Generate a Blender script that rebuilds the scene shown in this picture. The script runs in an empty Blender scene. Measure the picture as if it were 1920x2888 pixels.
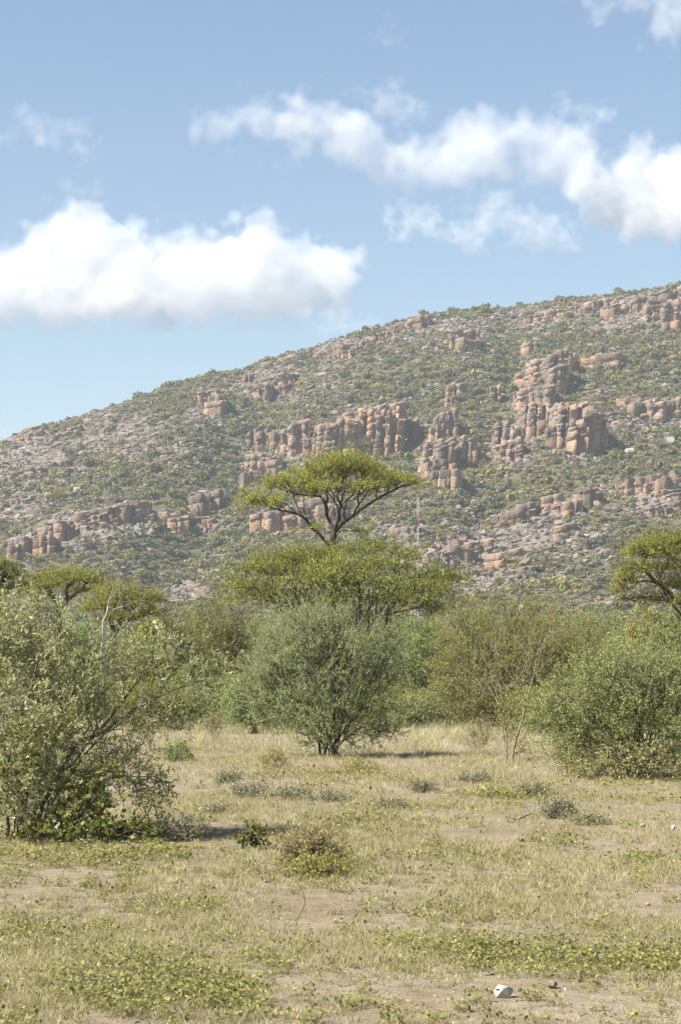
import bpy, bmesh, math, random
import numpy as np
from mathutils import Vector, Matrix

SC = bpy.context.scene
COL = SC.collection
random.seed(7)
RNG = np.random.default_rng(7)
PI = math.pi

# ------------------------------------------------------------------ camera
F = 6093.0            # focal length in photo pixels (50 mm lens, 23.7 mm tall frame, 2888 px)
CX, HZ = 960.0, 1911.0  # optical axis column and horizon row of the photo
EYE = 1.6
cam = bpy.data.cameras.new('camera')
cam.sensor_fit = 'VERTICAL'
cam.sensor_height = 23.7
cam.sensor_width = 23.7
cam.lens = 50.0
cam.shift_y = (HZ - 1444.0) / 2888.0
cam.clip_start = 0.1
cam.clip_end = 60000.0
cam_ob = bpy.data.objects.new('camera', cam)
cam_ob.location = (0, 0, EYE)
cam_ob.rotation_euler = (math.radians(90), 0, 0)
COL.objects.link(cam_ob)
SC.camera = cam_ob

# ------------------------------------------------------------------ sky and sun
SUN_EL, SUN_AZ = 48.0, 204.0      # azimuth of the sun: degrees counter-clockwise from +X
world = bpy.data.worlds.new('World')
SC.world = world
world.use_nodes = True
wn = world.node_tree.nodes
wl = world.node_tree.links
wn.clear()
sky = wn.new('ShaderNodeTexSky')
sky.sky_type = 'NISHITA'
sky.sun_disc = False
sky.sun_elevation = math.radians(SUN_EL)
to_sun = Vector((math.cos(math.radians(SUN_AZ)) * math.cos(math.radians(SUN_EL)),
                 math.sin(math.radians(SUN_AZ)) * math.cos(math.radians(SUN_EL)),
                 math.sin(math.radians(SUN_EL))))
sky.sun_rotation = math.atan2(to_sun.x, to_sun.y)
sky.altitude = 900
sky.air_density = 1.3
sky.dust_density = 1.7
sky.ozone_density = 3.0
bg = wn.new('ShaderNodeBackground')
bg.inputs['Strength'].default_value = 0.053
wo = wn.new('ShaderNodeOutputWorld')
wl.new(sky.outputs[0], bg.inputs[0])
wl.new(bg.outputs[0], wo.inputs[0])
sun = bpy.data.lights.new('sun', 'SUN')
sun.energy = 5.0
sun.angle = math.radians(0.5)
sun.color = (1.0, 0.945, 0.86)
sun_ob = bpy.data.objects.new('sun', sun)
sun_ob.rotation_euler = (-to_sun).to_track_quat('-Z', 'Y').to_euler()
sun_ob.location = (-60, -20, 80)
COL.objects.link(sun_ob)
vs = SC.view_settings
vs.view_transform = 'Standard'
vs.look = 'None'
vs.exposure = 1.42
vs.gamma = 1.0
vs.use_curve_mapping = False
cy = SC.cycles
cy.max_bounces = 10
cy.diffuse_bounces = 4
cy.glossy_bounces = 2
cy.transmission_bounces = 4
cy.transparent_max_bounces = 8
cy.volume_bounces = 9
cy.use_denoising = True
cy.sample_clamp_indirect = 8.0


# ------------------------------------------------------------------ helpers
def P(px, py, d):
    """world point on the ray of photo pixel (px, py) at distance d metres in front"""
    return np.array(((px - CX) / F * d, d, EYE + (HZ - py) / F * d))


def hash2(ix, iy, seed):
    h = (ix.astype(np.int64) * 374761393 + iy.astype(np.int64) * 668265263 + seed * 144665891) & 0xffffffff
    h = ((h ^ (h >> 13)) * 1274126177) & 0xffffffff
    return ((h ^ (h >> 16)) & 0xffff) / 65535.0


def vnoise(x, y, seed=0):
    x = np.asarray(x, float); y = np.asarray(y, float)
    ix, iy = np.floor(x), np.floor(y)
    fx, fy = x - ix, y - iy
    fx = fx * fx * fx * (fx * (fx * 6 - 15) + 10)
    fy = fy * fy * fy * (fy * (fy * 6 - 15) + 10)
    a = hash2(ix, iy, seed); b = hash2(ix + 1, iy, seed)
    c = hash2(ix, iy + 1, seed); d = hash2(ix + 1, iy + 1, seed)
    return (a * (1 - fx) + b * fx) * (1 - fy) + (c * (1 - fx) + d * fx) * fy


def fbm(x, y, seed=0, octaves=4, gain=0.5):
    t = 0; a = 1; s = 0
    for o in range(octaves):
        t = t + a * (vnoise(x * 2 ** o + 17.3 * o, y * 2 ** o - 9.1 * o, seed + o) * 2 - 1)
        s += a; a *= gain
    return t / s


def unit(v):
    return v / np.maximum(np.linalg.norm(v, axis=-1, keepdims=True), 1e-9)


def mesh_np(name, verts, faces, mats, smooth=False, mat_idx=None):
    """mesh from numpy arrays; faces is one (n,k) array or a list of such arrays"""
    if not isinstance(faces, list):
        faces = [faces]
    faces = [f for f in faces if len(f)]
    me = bpy.data.meshes.new(name)
    verts = np.asarray(verts, np.float32)
    me.vertices.add(len(verts))
    me.vertices.foreach_set('co', verts.ravel())
    loops = np.concatenate([f.ravel() for f in faces]).astype(np.int32)
    sizes = np.concatenate([np.full(len(f), f.shape[1]) for f in faces]).astype(np.int32)
    starts = np.concatenate(([0], np.cumsum(sizes)[:-1])).astype(np.int32)
    me.loops.add(len(loops))
    me.loops.foreach_set('vertex_index', loops)
    me.polygons.add(len(sizes))
    me.polygons.foreach_set('loop_start', starts)
    me.polygons.foreach_set('loop_total', sizes)
    if smooth:
        me.polygons.foreach_set('use_smooth', np.ones(len(sizes), bool))
    if not isinstance(mats, (list, tuple)):
        mats = [mats]
    for m in mats:
        me.materials.append(m)
    if mat_idx is not None:
        me.polygons.foreach_set('material_index', np.asarray(mat_idx, np.int32))
    me.update(calc_edges=True)
    return me


def link(name, me, parent=None, loc=(0, 0, 0), col=None):
    o = bpy.data.objects.new(name, me)
    o.location = loc
    (col or COL).objects.link(o)
    if parent is not None:
        o.parent = parent
    return o


def tag(o, label=None, cat=None, group=None, kind=None):
    if label: o['label'] = label
    if cat: o['category'] = cat
    if group: o['group'] = group
    if kind: o['kind'] = kind
    return o


def copy_tree(root, loc, rotz=0.0, scale=1.0, label=None, group=None):
    r = root.copy()
    COL.objects.link(r)
    r.location = loc
    r.rotation_euler = (0, 0, rotz)
    r.scale = (scale, scale, scale) if not hasattr(scale, '__len__') else scale
    if label: r['label'] = label
    if group: r['group'] = group
    for ch in list(root.children):
        c = ch.copy(); COL.objects.link(c); c.parent = r
        for g in list(ch.children):
            d = g.copy(); COL.objects.link(d); d.parent = c
    return r


# ------------------------------------------------------------------ materials
def new_mat(name):
    m = bpy.data.materials.new(name)
    m.use_nodes = True
    nt = m.node_tree
    nt.nodes.clear()
    out = nt.nodes.new('ShaderNodeOutputMaterial')
    return m, nt, out


def ramp(nt, fac, stops):
    r = nt.nodes.new('ShaderNodeValToRGB')
    e = r.color_ramp.elements
    while len(e) > 1:
        e.remove(e[-1])
    e[0].position = stops[0][0]; e[0].color = (*stops[0][1], 1)
    for p, c in stops[1:]:
        k = e.new(p); k.color = (*c, 1)
    nt.links.new(fac, r.inputs[0])
    return r.outputs[0]


def noise(nt, scale, detail=4, rough=0.55, coord='Object', vec=None, dist=0.0):
    tc = nt.nodes.new('ShaderNodeTexCoord')
    n = nt.nodes.new('ShaderNodeTexNoise')
    n.inputs['Scale'].default_value = scale
    n.inputs['Detail'].default_value = detail
    n.inputs['Roughness'].default_value = rough
    n.inputs['Distortion'].default_value = dist
    nt.links.new(vec if vec is not None else tc.outputs[coord], n.inputs['Vector'])
    return n.outputs['Fac']


def mixc(nt, fac, a, b, mode='MIX'):
    m = nt.nodes.new('ShaderNodeMix')
    m.data_type = 'RGBA'
    m.blend_type = mode
    for s, v in ((0, fac), (6, a), (7, b)):
        if hasattr(v, 'is_linked') or hasattr(v, 'links'):
            nt.links.new(v, m.inputs[s])
        elif s == 0:
            m.inputs[s].default_value = v
        else:
            m.inputs[s].default_value = (*v, 1)
    return m.outputs[2]


def mathn(nt, op, a, b):
    m = nt.nodes.new('ShaderNodeMath'); m.operation = op
    for i, v in enumerate((a, b)):
        if hasattr(v, 'links'):
            nt.links.new(v, m.inputs[i])
        else:
            m.inputs[i].default_value = v
    return m.outputs[0]


def leaf_mat(name, cols, trans=0.3, rough=0.55, spec=0.25, patch=0.35, patch_col=None, objrand=0.0, pscale=1.3):
    """foliage: every leaf its own shade; large soft patches of another tone; thin-leaf translucency"""
    m, nt, out = new_mat(name)
    g = nt.nodes.new('ShaderNodeNewGeometry')
    stops = [(i / (len(cols) - 1), c) for i, c in enumerate(cols)]
    c = ramp(nt, g.outputs['Random Per Island'], stops)
    if patch_col:
        f = noise(nt, pscale, 2, 0.5)
        f = ramp(nt, f, [(0.42, (0, 0, 0)), (0.62, (patch, patch, patch))])
        c = mixc(nt, f, c, patch_col)
    if objrand:
        oi = nt.nodes.new('ShaderNodeObjectInfo')
        h = nt.nodes.new('ShaderNodeHueSaturation')
        mr = nt.nodes.new('ShaderNodeMapRange')
        nt.links.new(oi.outputs['Random'], mr.inputs[0])
        mr.inputs[3].default_value = 1 - objrand; mr.inputs[4].default_value = 1 + objrand
        nt.links.new(mr.outputs[0], h.inputs['Value'])
        w = mathn(nt, 'FRACT', mathn(nt, 'MULTIPLY', oi.outputs['Random'], 7.13), 0)
        mr2 = nt.nodes.new('ShaderNodeMapRange')
        nt.links.new(w, mr2.inputs[0])
        mr2.inputs[3].default_value = 0.5 - 0.05 * objrand; mr2.inputs[4].default_value = 0.5 + 0.05 * objrand
        nt.links.new(mr2.outputs[0], h.inputs['Hue'])
        nt.links.new(c, h.inputs['Color'])
        c = h.outputs[0]
    b = nt.nodes.new('ShaderNodeBsdfPrincipled')
    b.inputs['Roughness'].default_value = rough
    b.inputs['Specular IOR Level'].default_value = spec
    nt.links.new(c, b.inputs['Base Color'])
    t = nt.nodes.new('ShaderNodeBsdfTranslucent')
    nt.links.new(c, t.inputs[0])
    mx = nt.nodes.new('ShaderNodeMixShader')
    mx.inputs[0].default_value = trans
    nt.links.new(b.outputs[0], mx.inputs[1]); nt.links.new(t.outputs[0], mx.inputs[2])
    nt.links.new(mx.outputs[0], out.inputs[0])
    return m


def bark_mat(name, a, b, scale=14.0):
    m, nt, out = new_mat(name)
    f = noise(nt, scale, 6, 0.65)
    c = ramp(nt, f, [(0.3, a), (0.7, b)])
    s = nt.nodes.new('ShaderNodeBsdfPrincipled')
    s.inputs['Roughness'].default_value = 0.9
    s.inputs['Specular IOR Level'].default_value = 0.15
    nt.links.new(c, s.inputs['Base Color'])
    bp = nt.nodes.new('ShaderNodeBump'); bp.inputs['Strength'].default_value = 0.6; bp.inputs['Distance'].default_value = 0.02
    nt.links.new(f, bp.inputs['Height']); nt.links.new(bp.outputs[0], s.inputs['Normal'])
    nt.links.new(s.outputs[0], out.inputs[0])
    return m


def rock_mat(name, grey, tan, orange, scale=0.35, orange_lo=0.56, orange_hi=0.66, coord='Object', bump=0.35, bands=True):
    m, nt, out = new_mat(name)
    f1 = noise(nt, scale, 5, 0.6, coord)
    f2 = noise(nt, scale * 0.35, 3, 0.5, coord, dist=0.4)
    f3 = noise(nt, scale * 7, 5, 0.7, coord)
    c = ramp(nt, f1, [(0.3, grey), (0.62, tan)])
    of = ramp(nt, f2, [(orange_lo, (0, 0, 0)), (orange_hi, (1, 1, 1))])
    c = mixc(nt, of, c, orange)
    oi = nt.nodes.new('ShaderNodeObjectInfo')
    orr = ramp(nt, oi.outputs['Random'], [(0.0, (0.72, 0.72, 0.74)), (0.5, (0.95, 0.95, 0.95)), (1.0, (1.18, 1.14, 1.10))])
    c = mixc(nt, 1.0, c, orr, 'MULTIPLY')
    dark = ramp(nt, f3, [(0.25, (0.62, 0.60, 0.60)), (0.55, (1.08, 1.08, 1.08))])
    c = mixc(nt, 1.0, c, dark, 'MULTIPLY')
    s = nt.nodes.new('ShaderNodeBsdfPrincipled')
    s.inputs['Roughness'].default_value = 0.92
    s.inputs['Specular IOR Level'].default_value = 0.1
    nt.links.new(c, s.inputs['Base Color'])
    hgt = f3
    if bands:
        tc = nt.nodes.new('ShaderNodeTexCoord')
        mp = nt.nodes.new('ShaderNodeMapping'); mp.inputs['Scale'].default_value = (0.25, 0.25, 1.6)
        nt.links.new(tc.outputs[coord], mp.inputs[0])
        fb = noise(nt, 1.0, 4, 0.6, vec=mp.outputs[0])
        hgt = mathn(nt, 'ADD', f3, mathn(nt, 'MULTIPLY', fb, 1.5))
    bp = nt.nodes.new('ShaderNodeBump'); bp.inputs['Strength'].default_value = bump; bp.inputs['Distance'].default_value = 0.8
    nt.links.new(hgt, bp.inputs['Height']); nt.links.new(bp.outputs[0], s.inputs['Normal'])
    nt.links.new(s.outputs[0], out.inputs[0])
    return m


# ------------------------------------------------------------------ scattering (for what nobody would count)
def scatter(name, protos, pts, eul, scl, idx, parent=None):
    """one object of kind stuff; geometry nodes set a prototype on every point"""
    n = len(pts)
    me = bpy.data.meshes.new(name)
    me.vertices.add(n)
    me.vertices.foreach_set('co', np.asarray(pts, np.float32).ravel())
    for an, typ, val, key in (('rot', 'FLOAT_VECTOR', eul, 'vector'), ('scl', 'FLOAT_VECTOR', scl, 'vector'), ('idx', 'INT', idx, 'value')):
        at = me.attributes.new(an, typ, 'POINT')
        dt = np.int32 if typ == 'INT' else np.float32
        at.data.foreach_set(key, np.ascontiguousarray(val, dt).ravel())
    o = link(name, me, parent)
    pc = bpy.data.collections.new(name + '_pieces')
    for i, (pname, pm) in enumerate(protos):
        po = bpy.data.objects.new('%s_%02d' % (pname, i), pm)
        pc.objects.link(po)
    ng = bpy.data.node_groups.new(name, 'GeometryNodeTree')
    ng.interface.new_socket('Geometry', in_out='INPUT', socket_type='NodeSocketGeometry')
    ng.interface.new_socket('Geometry', in_out='OUTPUT', socket_type='NodeSocketGeometry')
    N, L = ng.nodes, ng.links
    gi = N.new('NodeGroupInput'); go = N.new('NodeGroupOutput')
    ci = N.new('GeometryNodeCollectionInfo')
    ci.inputs['Collection'].default_value = pc
    ci.inputs['Separate Children'].default_value = True
    ci.inputs['Reset Children'].default_value = True
    ip = N.new('GeometryNodeInstanceOnPoints')
    ip.inputs['Pick Instance'].default_value = True
    for an, dt, sock in (('idx', 'INT', 'Instance Index'), ('rot', 'FLOAT_VECTOR', 'Rotation'), ('scl', 'FLOAT_VECTOR', 'Scale')):
        na = N.new('GeometryNodeInputNamedAttribute'); na.data_type = dt
        na.inputs['Name'].default_value = an
        L.new(na.outputs['Attribute'], ip.inputs[sock])
    L.new(gi.outputs[0], ip.inputs['Points'])
    L.new(ci.outputs[0], ip.inputs['Instance'])
    L.new(ip.outputs[0], go.inputs[0])
    md = o.modifiers.new('scatter', 'NODES'); md.node_group = ng
    o['kind'] = 'stuff'
    return o


# ------------------------------------------------------------------ ground
def gh(x, y):
    """height of the plain"""
    x = np.asarray(x, float); y = np.asarray(y, float)
    near = np.clip((y - 4) / 6, 0, 1)
    return near * (0.05 * fbm(x / 5.0, y / 5.0, 3, 3) + 0.015 * fbm(x / 0.8, y / 0.8, 9, 2))


m_ground, nt, out = new_mat('dry_soil')
n1 = noise(nt, 0.55, 5, 0.6)
n2 = noise(nt, 6.0, 6, 0.7)
n3 = noise(nt, 60.0, 4, 0.7)
c = ramp(nt, n1, [(0.32, (0.175, 0.142, 0.092)), (0.5, (0.215, 0.178, 0.122)), (0.66, (0.25, 0.213, 0.158))])
c = mixc(nt, 1.0, c, ramp(nt, n2, [(0.3, (0.70, 0.68, 0.64)), (0.6, (1.05, 1.05, 1.04))]), 'MULTIPLY')
c = mixc(nt, 1.0, c, ramp(nt, n3, [(0.3, (0.72, 0.70, 0.68)), (0.65, (1.15, 1.15, 1.15))]), 'MULTIPLY')
s = nt.nodes.new('ShaderNodeBsdfPrincipled'); s.inputs['Roughness'].default_value = 0.95
s.inputs['Specular IOR Level'].default_value = 0.1
nt.links.new(c, s.inputs['Base Color'])
bp = nt.nodes.new('ShaderNodeBump'); bp.inputs['Strength'].default_value = 0.8; bp.inputs['Distance'].default_value = 0.03
nt.links.new(mathn(nt, 'ADD', n2, mathn(nt, 'MULTIPLY', n3, 0.4)), bp.inputs['Height'])
nt.links.new(bp.outputs[0], s.inputs['Normal'])
nt.links.new(s.outputs[0], out.inputs[0])

gx = np.concatenate((-np.geomspace(4000, 30, 18), np.linspace(-28, 28, 113), np.geomspace(30, 4000, 18)))
gy = np.concatenate((np.linspace(-60, 2, 12), np.linspace(3, 60, 150), np.geomspace(62, 6000, 30)))
X, Y = np.meshgrid(gx, gy)
Z = gh(X, Y)
nx, ny = len(gx), len(gy)
I = np.arange(nx * ny).reshape(ny, nx)
fq = np.stack((I[:-1, :-1], I[:-1, 1:], I[1:, 1:], I[1:, :-1]), -1).reshape(-1, 4)
ground = link('ground', mesh_np('ground', np.stack((X, Y, Z), -1).reshape(-1, 3), fq, m_ground, True))
tag(ground, kind='structure')

# ------------------------------------------------------------------ the hill
RD, BD = 1150.0, 520.0         # distance of the ridge and of the foot
SIL = np.array([(-900, 1640), (-400, 1440), (0, 1273), (122, 1212), (245, 1178), (367, 1136), (490, 1088), (612, 1055), (686, 1050),
                (735, 1026), (857, 984), (931, 966), (1016, 942), (1102, 916), (1163, 899), (1286, 877), (1408, 868),
                (1531, 853), (1653, 839), (1775, 824), (1920, 802), (2300, 745), (2900, 720), (4000, 760)], float)
PV = np.array([-2, 0, .06, .15, .35, .6, .8, .93, 1.0, 1.15, 1.5, 2.2, 4])
PH = np.array([-.012, -.012, .02, .075, .27, .56, .80, .945, 1.0, .95, .6, -.01, -.01])


def hz(x, y):
    x = np.asarray(x, float); y = np.asarray(y, float)
    px = CX + x / RD * F
    py = np.interp(px, SIL[:, 0], SIL[:, 1])
    zr = EYE + (HZ - py) / F * RD
    v = (y - BD) / (RD - BD)
    p = np.interp(v, PV, PH)
    win = np.clip(v * 5, 0, 1) * np.clip((1.02 - v) * 4, 0.12, 1)
    n = 9.0 * fbm(x / 95.0, y / 130.0, 21, 3) + 3.2 * fbm(x / 22.0, y / 30.0, 31, 4)
    # gullies that run down the slope
    g = np.exp(-((x - (-52 + (y - 800) * 0.10)) / 16.0) ** 2) * 9 + np.exp(-((x - (62 + (y - 850) * 0.12)) / 12.0) ** 2) * 6
    return zr * p + (n - g) * win * np.clip(p * 4, 0, 1)


def hill_hit(px, py):
    """points of the hillside seen at photo pixels"""
    px = np.atleast_1d(np.asarray(px, float)); py = np.atleast_1d(np.asarray(py, float))
    ys = np.linspace(BD, RD + 6, 420)
    xs = (px[:, None] - CX) / F * ys[None]
    e = (hz(xs, np.broadcast_to(ys, xs.shape)) - EYE) / ys[None]
    t = (HZ - py)[:, None] / F
    hit = e >= t
    k = np.where(hit.any(1), hit.argmax(1), len(ys) - 1)
    y = ys[k]
    x = (px - CX) / F * y
    return np.stack((x, y, hz(x, y)), -1)


def to_px(p):
    return CX + p[:, 0] / p[:, 1] * F, HZ - (p[:, 2] - EYE) / p[:, 1] * F


m_hill, nt, out = new_mat('hillside_soil')
n1 = noise(nt, 0.03, 5, 0.6); n2 = noise(nt, 0.35, 5, 0.7)
c = ramp(nt, n1, [(0.35, (0.072, 0.070, 0.036)), (0.55, (0.095, 0.086, 0.05)), (0.7, (0.115, 0.098, 0.07))])
c = mixc(nt, 1.0, c, ramp(nt, n2, [(0.3, (0.6, 0.62, 0.6)), (0.65, (1.15, 1.15, 1.12))]), 'MULTIPLY')
s = nt.nodes.new('ShaderNodeBsdfPrincipled'); s.inputs['Roughness'].default_value = 0.95; s.inputs['Specular IOR Level'].default_value = 0.1
nt.links.new(c, s.inputs['Base Color'])
bp = nt.nodes.new('ShaderNodeBump'); bp.inputs['Strength'].default_value = 0.7; bp.inputs['Distance'].default_value = 1.2
nt.links.new(n2, bp.inputs['Height']); nt.links.new(bp.outputs[0], s.inputs['Normal'])
nt.links.new(s.outputs[0], out.inputs[0])

hx = np.concatenate((np.linspace(-900, -300, 25)[:-1], np.linspace(-300, 300, 260), np.linspace(300, 1100, 30)[1:]))
hy = np.concatenate((np.linspace(500, 1180, 300), np.linspace(1200, 1950, 30)))
X, Y = np.meshgrid(hx, hy)
Z = hz(X, Y)
nx, ny = len(hx), len(hy)
I = np.arange(nx * ny).reshape(ny, nx)
fq = np.stack((I[:-1, :-1], I[:-1, 1:], I[1:, 1:], I[1:, :-1]), -1).reshape(-1, 4)
hill = link('hill', mesh_np('hill', np.stack((X, Y, Z), -1).reshape(-1, 3), fq, m_hill, True))
tag(hill, kind='structure')

m_rock = rock_mat('hill_rock', (0.13, 0.114, 0.102), (0.205, 0.172, 0.144), (0.32, 0.205, 0.128), 0.22, 0.55, 0.70)
m_cliff = rock_mat('cliff_rock', (0.145, 0.122, 0.105), (0.235, 0.184, 0.145), (0.37, 0.228, 0.132), 0.16, 0.44, 0.62, bump=0.6)
m_white = rock_mat('pale_rock', (0.24, 0.22, 0.19), (0.33, 0.30, 0.265), (0.30, 0.25, 0.20), 0.8, 0.66, 0.8, bump=0.3, bands=False)


def rock_mesh(name, seed, mat, flat=1.0, n=16, boxy=0.6):
    """an angular stone: the hull of points on a rounded box"""
    r = np.random.default_rng(seed)
    p = r.uniform(-1, 1, (n, 3))
    q = p / np.max(np.abs(p), axis=1, keepdims=True)
    s_ = unit(p)
    v = (q * boxy + s_ * (1 - boxy)) * r.uniform(0.82, 1.05, (n, 1))
    v *= (1, 0.8, 0.5 * flat)
    bm = bmesh.new()
    vs_ = [bm.verts.new(x) for x in v]
    res = bmesh.ops.convex_hull(bm, input=vs_)
    junk = [g_ for g_ in res['geom_interior'] if isinstance(g_, bmesh.types.BMVert)]
    if junk:
        bmesh.ops.delete(bm, geom=junk, context='VERTS')
    bmesh.ops.recalc_face_normals(bm, faces=bm.faces)
    me = bpy.data.meshes.new(name)
    bm.to_mesh(me); bm.free()
    me.materials.append(mat)
    return me


ROCKS = [rock_mesh('rock', 100 + i, m_rock, 0.75 + 0.07 * i, 22, 0.9) for i in range(10)]


def pillar_mesh(name, w, d, h, seed, mat, lean=0.0, ledges=9):
    """a jointed cliff buttress: squarish outline with deep vertical joints, beds of uneven thickness, a broken top"""
    r = np.random.default_rng(seed)
    k = 28
    ang = np.linspace(0, 2 * PI, k, endpoint=False) + r.uniform(-.08, .08, k)
    sup = (np.abs(np.cos(ang)) ** 10 + np.abs(np.sin(ang)) ** 10) ** (-1 / 10)
    rad = r.uniform(0.90, 1.06, k)
    front = np.where((ang > PI * 1.08) & (ang < PI * 1.92))[0]
    joints = r.choice(front, 3, replace=False)
    rad[joints] *= r.uniform(0.5, 0.8, 3)
    base = np.stack((np.cos(ang) * sup * w / 2, np.sin(ang) * sup * d / 2), -1) * rad[:, None]
    ztop = 1 + 0.06 * np.sin(ang * r.integers(1, 3) + r.uniform(0, 6)) + r.normal(0, .025, k)      # the top is not level
    zs = np.cumsum(r.uniform(0.25, 1.9, ledges)); zs = zs / zs[-1] * h
    rings = []
    z0 = -0.3 * h
    f = 1.03
    for i, z1 in enumerate(zs):
        step = r.choice((0.0, 0.01, 0.03, 0.10), p=(.35, .35, .2, .1))
        f = f - step * (0.5 + z1 / h)
        und = r.choice((1.0, 0.985, 0.95, 0.90), p=(.35, .35, .2, .1))
        jit = 1 + r.normal(0, 0.035, (k, 1))
        c_ = base * f * jit
        tilt = 0.17 * c_[:, 0]
        for fr, t in ((und * .97, 0.0), (1.0, 0.05), (1.0 + r.normal(0, .015), 0.95), (0.985, 1.0)):
            z = z0 + (z1 - z0) * t
            cc = c_ * fr * (1 + r.normal(0, .008, (k, 1)))
            zz = np.where(z > 0, z * ztop, z)
            rings.append(np.column_stack((cc + (lean * z, 0), tilt * min(1, 2 * z / h + 1) + zz)))
        z0 = z1
    c0 = rings[-1].mean(0)
    rings.append((rings[-1] - c0) * (0.72, 0.72, 0.9) + c0 + (0, 0, 0.03 * h))
    R = np.array(rings)
    n = len(R)
    V = np.concatenate((R.reshape(-1, 3), [R[-1].mean(0)]))
    I = np.arange(n * k).reshape(n, k)
    J = np.roll(I, -1, 1)
    q = np.stack((I[:-1], J[:-1], J[1:], I[1:]), -1).reshape(-1, 4)
    t = np.stack((I[-1], J[-1], np.full(k, n * k)), -1)
    return mesh_np(name, V, [q, t], mat)


# cliff buttresses: (column, row of foot, width, height) in photo pixels
PILLARS = [
    (716, 1270, 34, 52), (742, 1268, 30, 60), (720, 1345, 50, 70), (762, 1345, 44, 58), (700, 1375, 36, 40), (783, 1262, 36, 44),
    (815, 1265, 44, 68), (846, 1282, 60, 100), (872, 1290, 34, 60), (905, 1290, 44, 92), (938, 1290, 50, 104), (968, 1290, 48, 106),
    (1000, 1288, 46, 116), (1030, 1286, 46, 128), (1058, 1286, 46, 130), (1090, 1290, 44, 120), (1116, 1286, 46, 132), (1136, 1262, 26, 80),
    (1158, 1246, 24, 60), (1050, 1190, 60, 40), (1100, 1175, 60, 36), (1000, 1190, 50, 30), (1082, 1284, 30, 110),
    (1250, 1236, 46, 70), (1262, 1236, 30, 78), (1230, 1250, 36, 46), (1220, 1310, 46, 64), (1250, 1330, 50, 84), (1205, 1340, 40, 50),
    (1290, 1300, 46, 66), (1312, 1308, 36, 74), (1262, 1384, 52, 60), (1240, 1375, 36, 70), (1215, 1355, 36, 56),
    (1412, 1278, 42, 86), (1436, 1282, 36, 84), (1420, 1306, 40, 60), (1448, 1306, 36, 70), (1466, 1248, 36, 50), (1486, 1236, 34, 92),
    (1508, 1232, 38, 96), (1530, 1226, 36, 86), (1478, 1152, 40, 58), (1505, 1158, 34, 58), (1534, 1160, 42, 66),
    (1490, 1090, 60, 44), (1530, 1078, 70, 66), (1562, 1082, 60, 86), (1590, 1060, 40, 66), (1570, 1110, 46, 80), (1600, 1040, 34, 40),
    (1572, 1240, 44, 100), (1596, 1256, 44, 118), (1620, 1268, 46, 126), (1646, 1270, 46, 112), (1672, 1268, 46, 108), (1560, 1262, 30, 60),
    (1690, 1266, 34, 50), (1672, 1040, 60, 34), (1704, 1040, 70, 40), (1734, 1036, 50, 28), (1396, 1140, 26, 52), (1280, 1120, 36, 40),
    (1270, 1150, 30, 30), (1800, 1180, 50, 50), (1840, 1190, 60, 56), (1890, 1176, 60, 50), (1770, 1150, 60, 30),
    # low bands nearer the foot of the slope
    (1480, 1470, 50, 46), (1440, 1490, 46, 44), (1556, 1440, 44, 40), (1590, 1520, 50, 40), (1610, 1460, 46, 50), (1660, 1430, 50, 52),
    (1790, 1400, 50, 44), (1830, 1392, 52, 52), (1880, 1400, 60, 56), (1350, 1570, 70, 40), (1280, 1580, 70, 36), (1420, 1600, 80, 46),
    (150, 1540, 60, 66), (182, 1530, 40, 52), (120, 1568, 50, 50), (70, 1580, 50, 62), (40, 1590, 36, 50), (250, 1480, 60, 40),
    (290, 1478, 60, 44), (330, 1470, 60, 46), (380, 1462, 60, 40), (560, 1450, 50, 52), (600, 1440, 40, 60), (500, 1500, 50, 40),
    (90, 1090 + 60, 40, 30), (590, 1150, 40, 50), (610, 1170, 40, 60), (770, 1120, 60, 60), (740, 1130, 46, 46), (800, 1090, 40, 40),
    (960, 1010, 40, 36), (1180, 930, 50, 34), (1330, 980, 40, 50), (1290, 990, 40, 44), (1490, 1000, 30, 36), (1720, 900, 40, 40),
    (1680, 880, 50, 34), (1840, 910, 50, 60), (1890, 930, 50, 76), (1860, 870, 50, 46), (1800, 880, 44, 40), (1910, 860, 44, 50),
    (930, 1480, 70, 60), (880, 1470, 60, 60), (830, 1490, 60, 60), (780, 1500, 60, 56), (740, 1490, 50, 50),
]
# long ledges of bedded rock: (from column, row, to column, row, height)
for (xa, ya, xb, yb, hh) in [(1107, 1510, 1303, 1546, 26), (1193, 1590, 1388, 1548, 34), (1413, 1500, 1511, 1450, 32), (1529, 1456, 1694, 1412, 32), (1749, 1394, 1915, 1412, 34), (1303, 1640, 1511, 1618, 30),
                             (1645, 1124, 1731, 1112, 18), (1786, 1160, 1915, 1150, 30), (960, 1022, 1113, 938, 20), (1113, 938, 1205, 914, 22), (1254, 972, 1340, 996, 30), (1480, 916, 1633, 882, 22), (1633, 890, 1915, 872, 34),
                             (0, 1362, 184, 1318, 24), (226, 1500, 392, 1462, 34), (392, 1466, 600, 1490, 26), (12, 1568, 104, 1536, 30), (49, 1262, 159, 1212, 20), (165, 1240, 257, 1206, 18), (551, 1158, 630, 1182, 34), (685, 1084, 814, 1120, 30),
                             (790, 1024, 955, 994, 20), (1820, 1460, 1915, 1446, 26), (30, 1420, 150, 1396, 16), (300, 1290, 420, 1250, 14), (520, 1690, 600, 1676, 24)]:
    k = max(2, int(abs(xb - xa) / 30))
    for q in range(k):
        t = (q + .5) / k
        PILLARS.append((xa + (xb - xa) * t + RNG.uniform(-6, 6), ya + (yb - ya) * t + RNG.uniform(-4, 4), abs(xb - xa) / k * 1.02, hh * RNG.uniform(.55, 1.15)))
hits = hill_hit([p[0] for p in PILLARS], [p[1] for p in PILLARS])
PDIM = []
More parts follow.
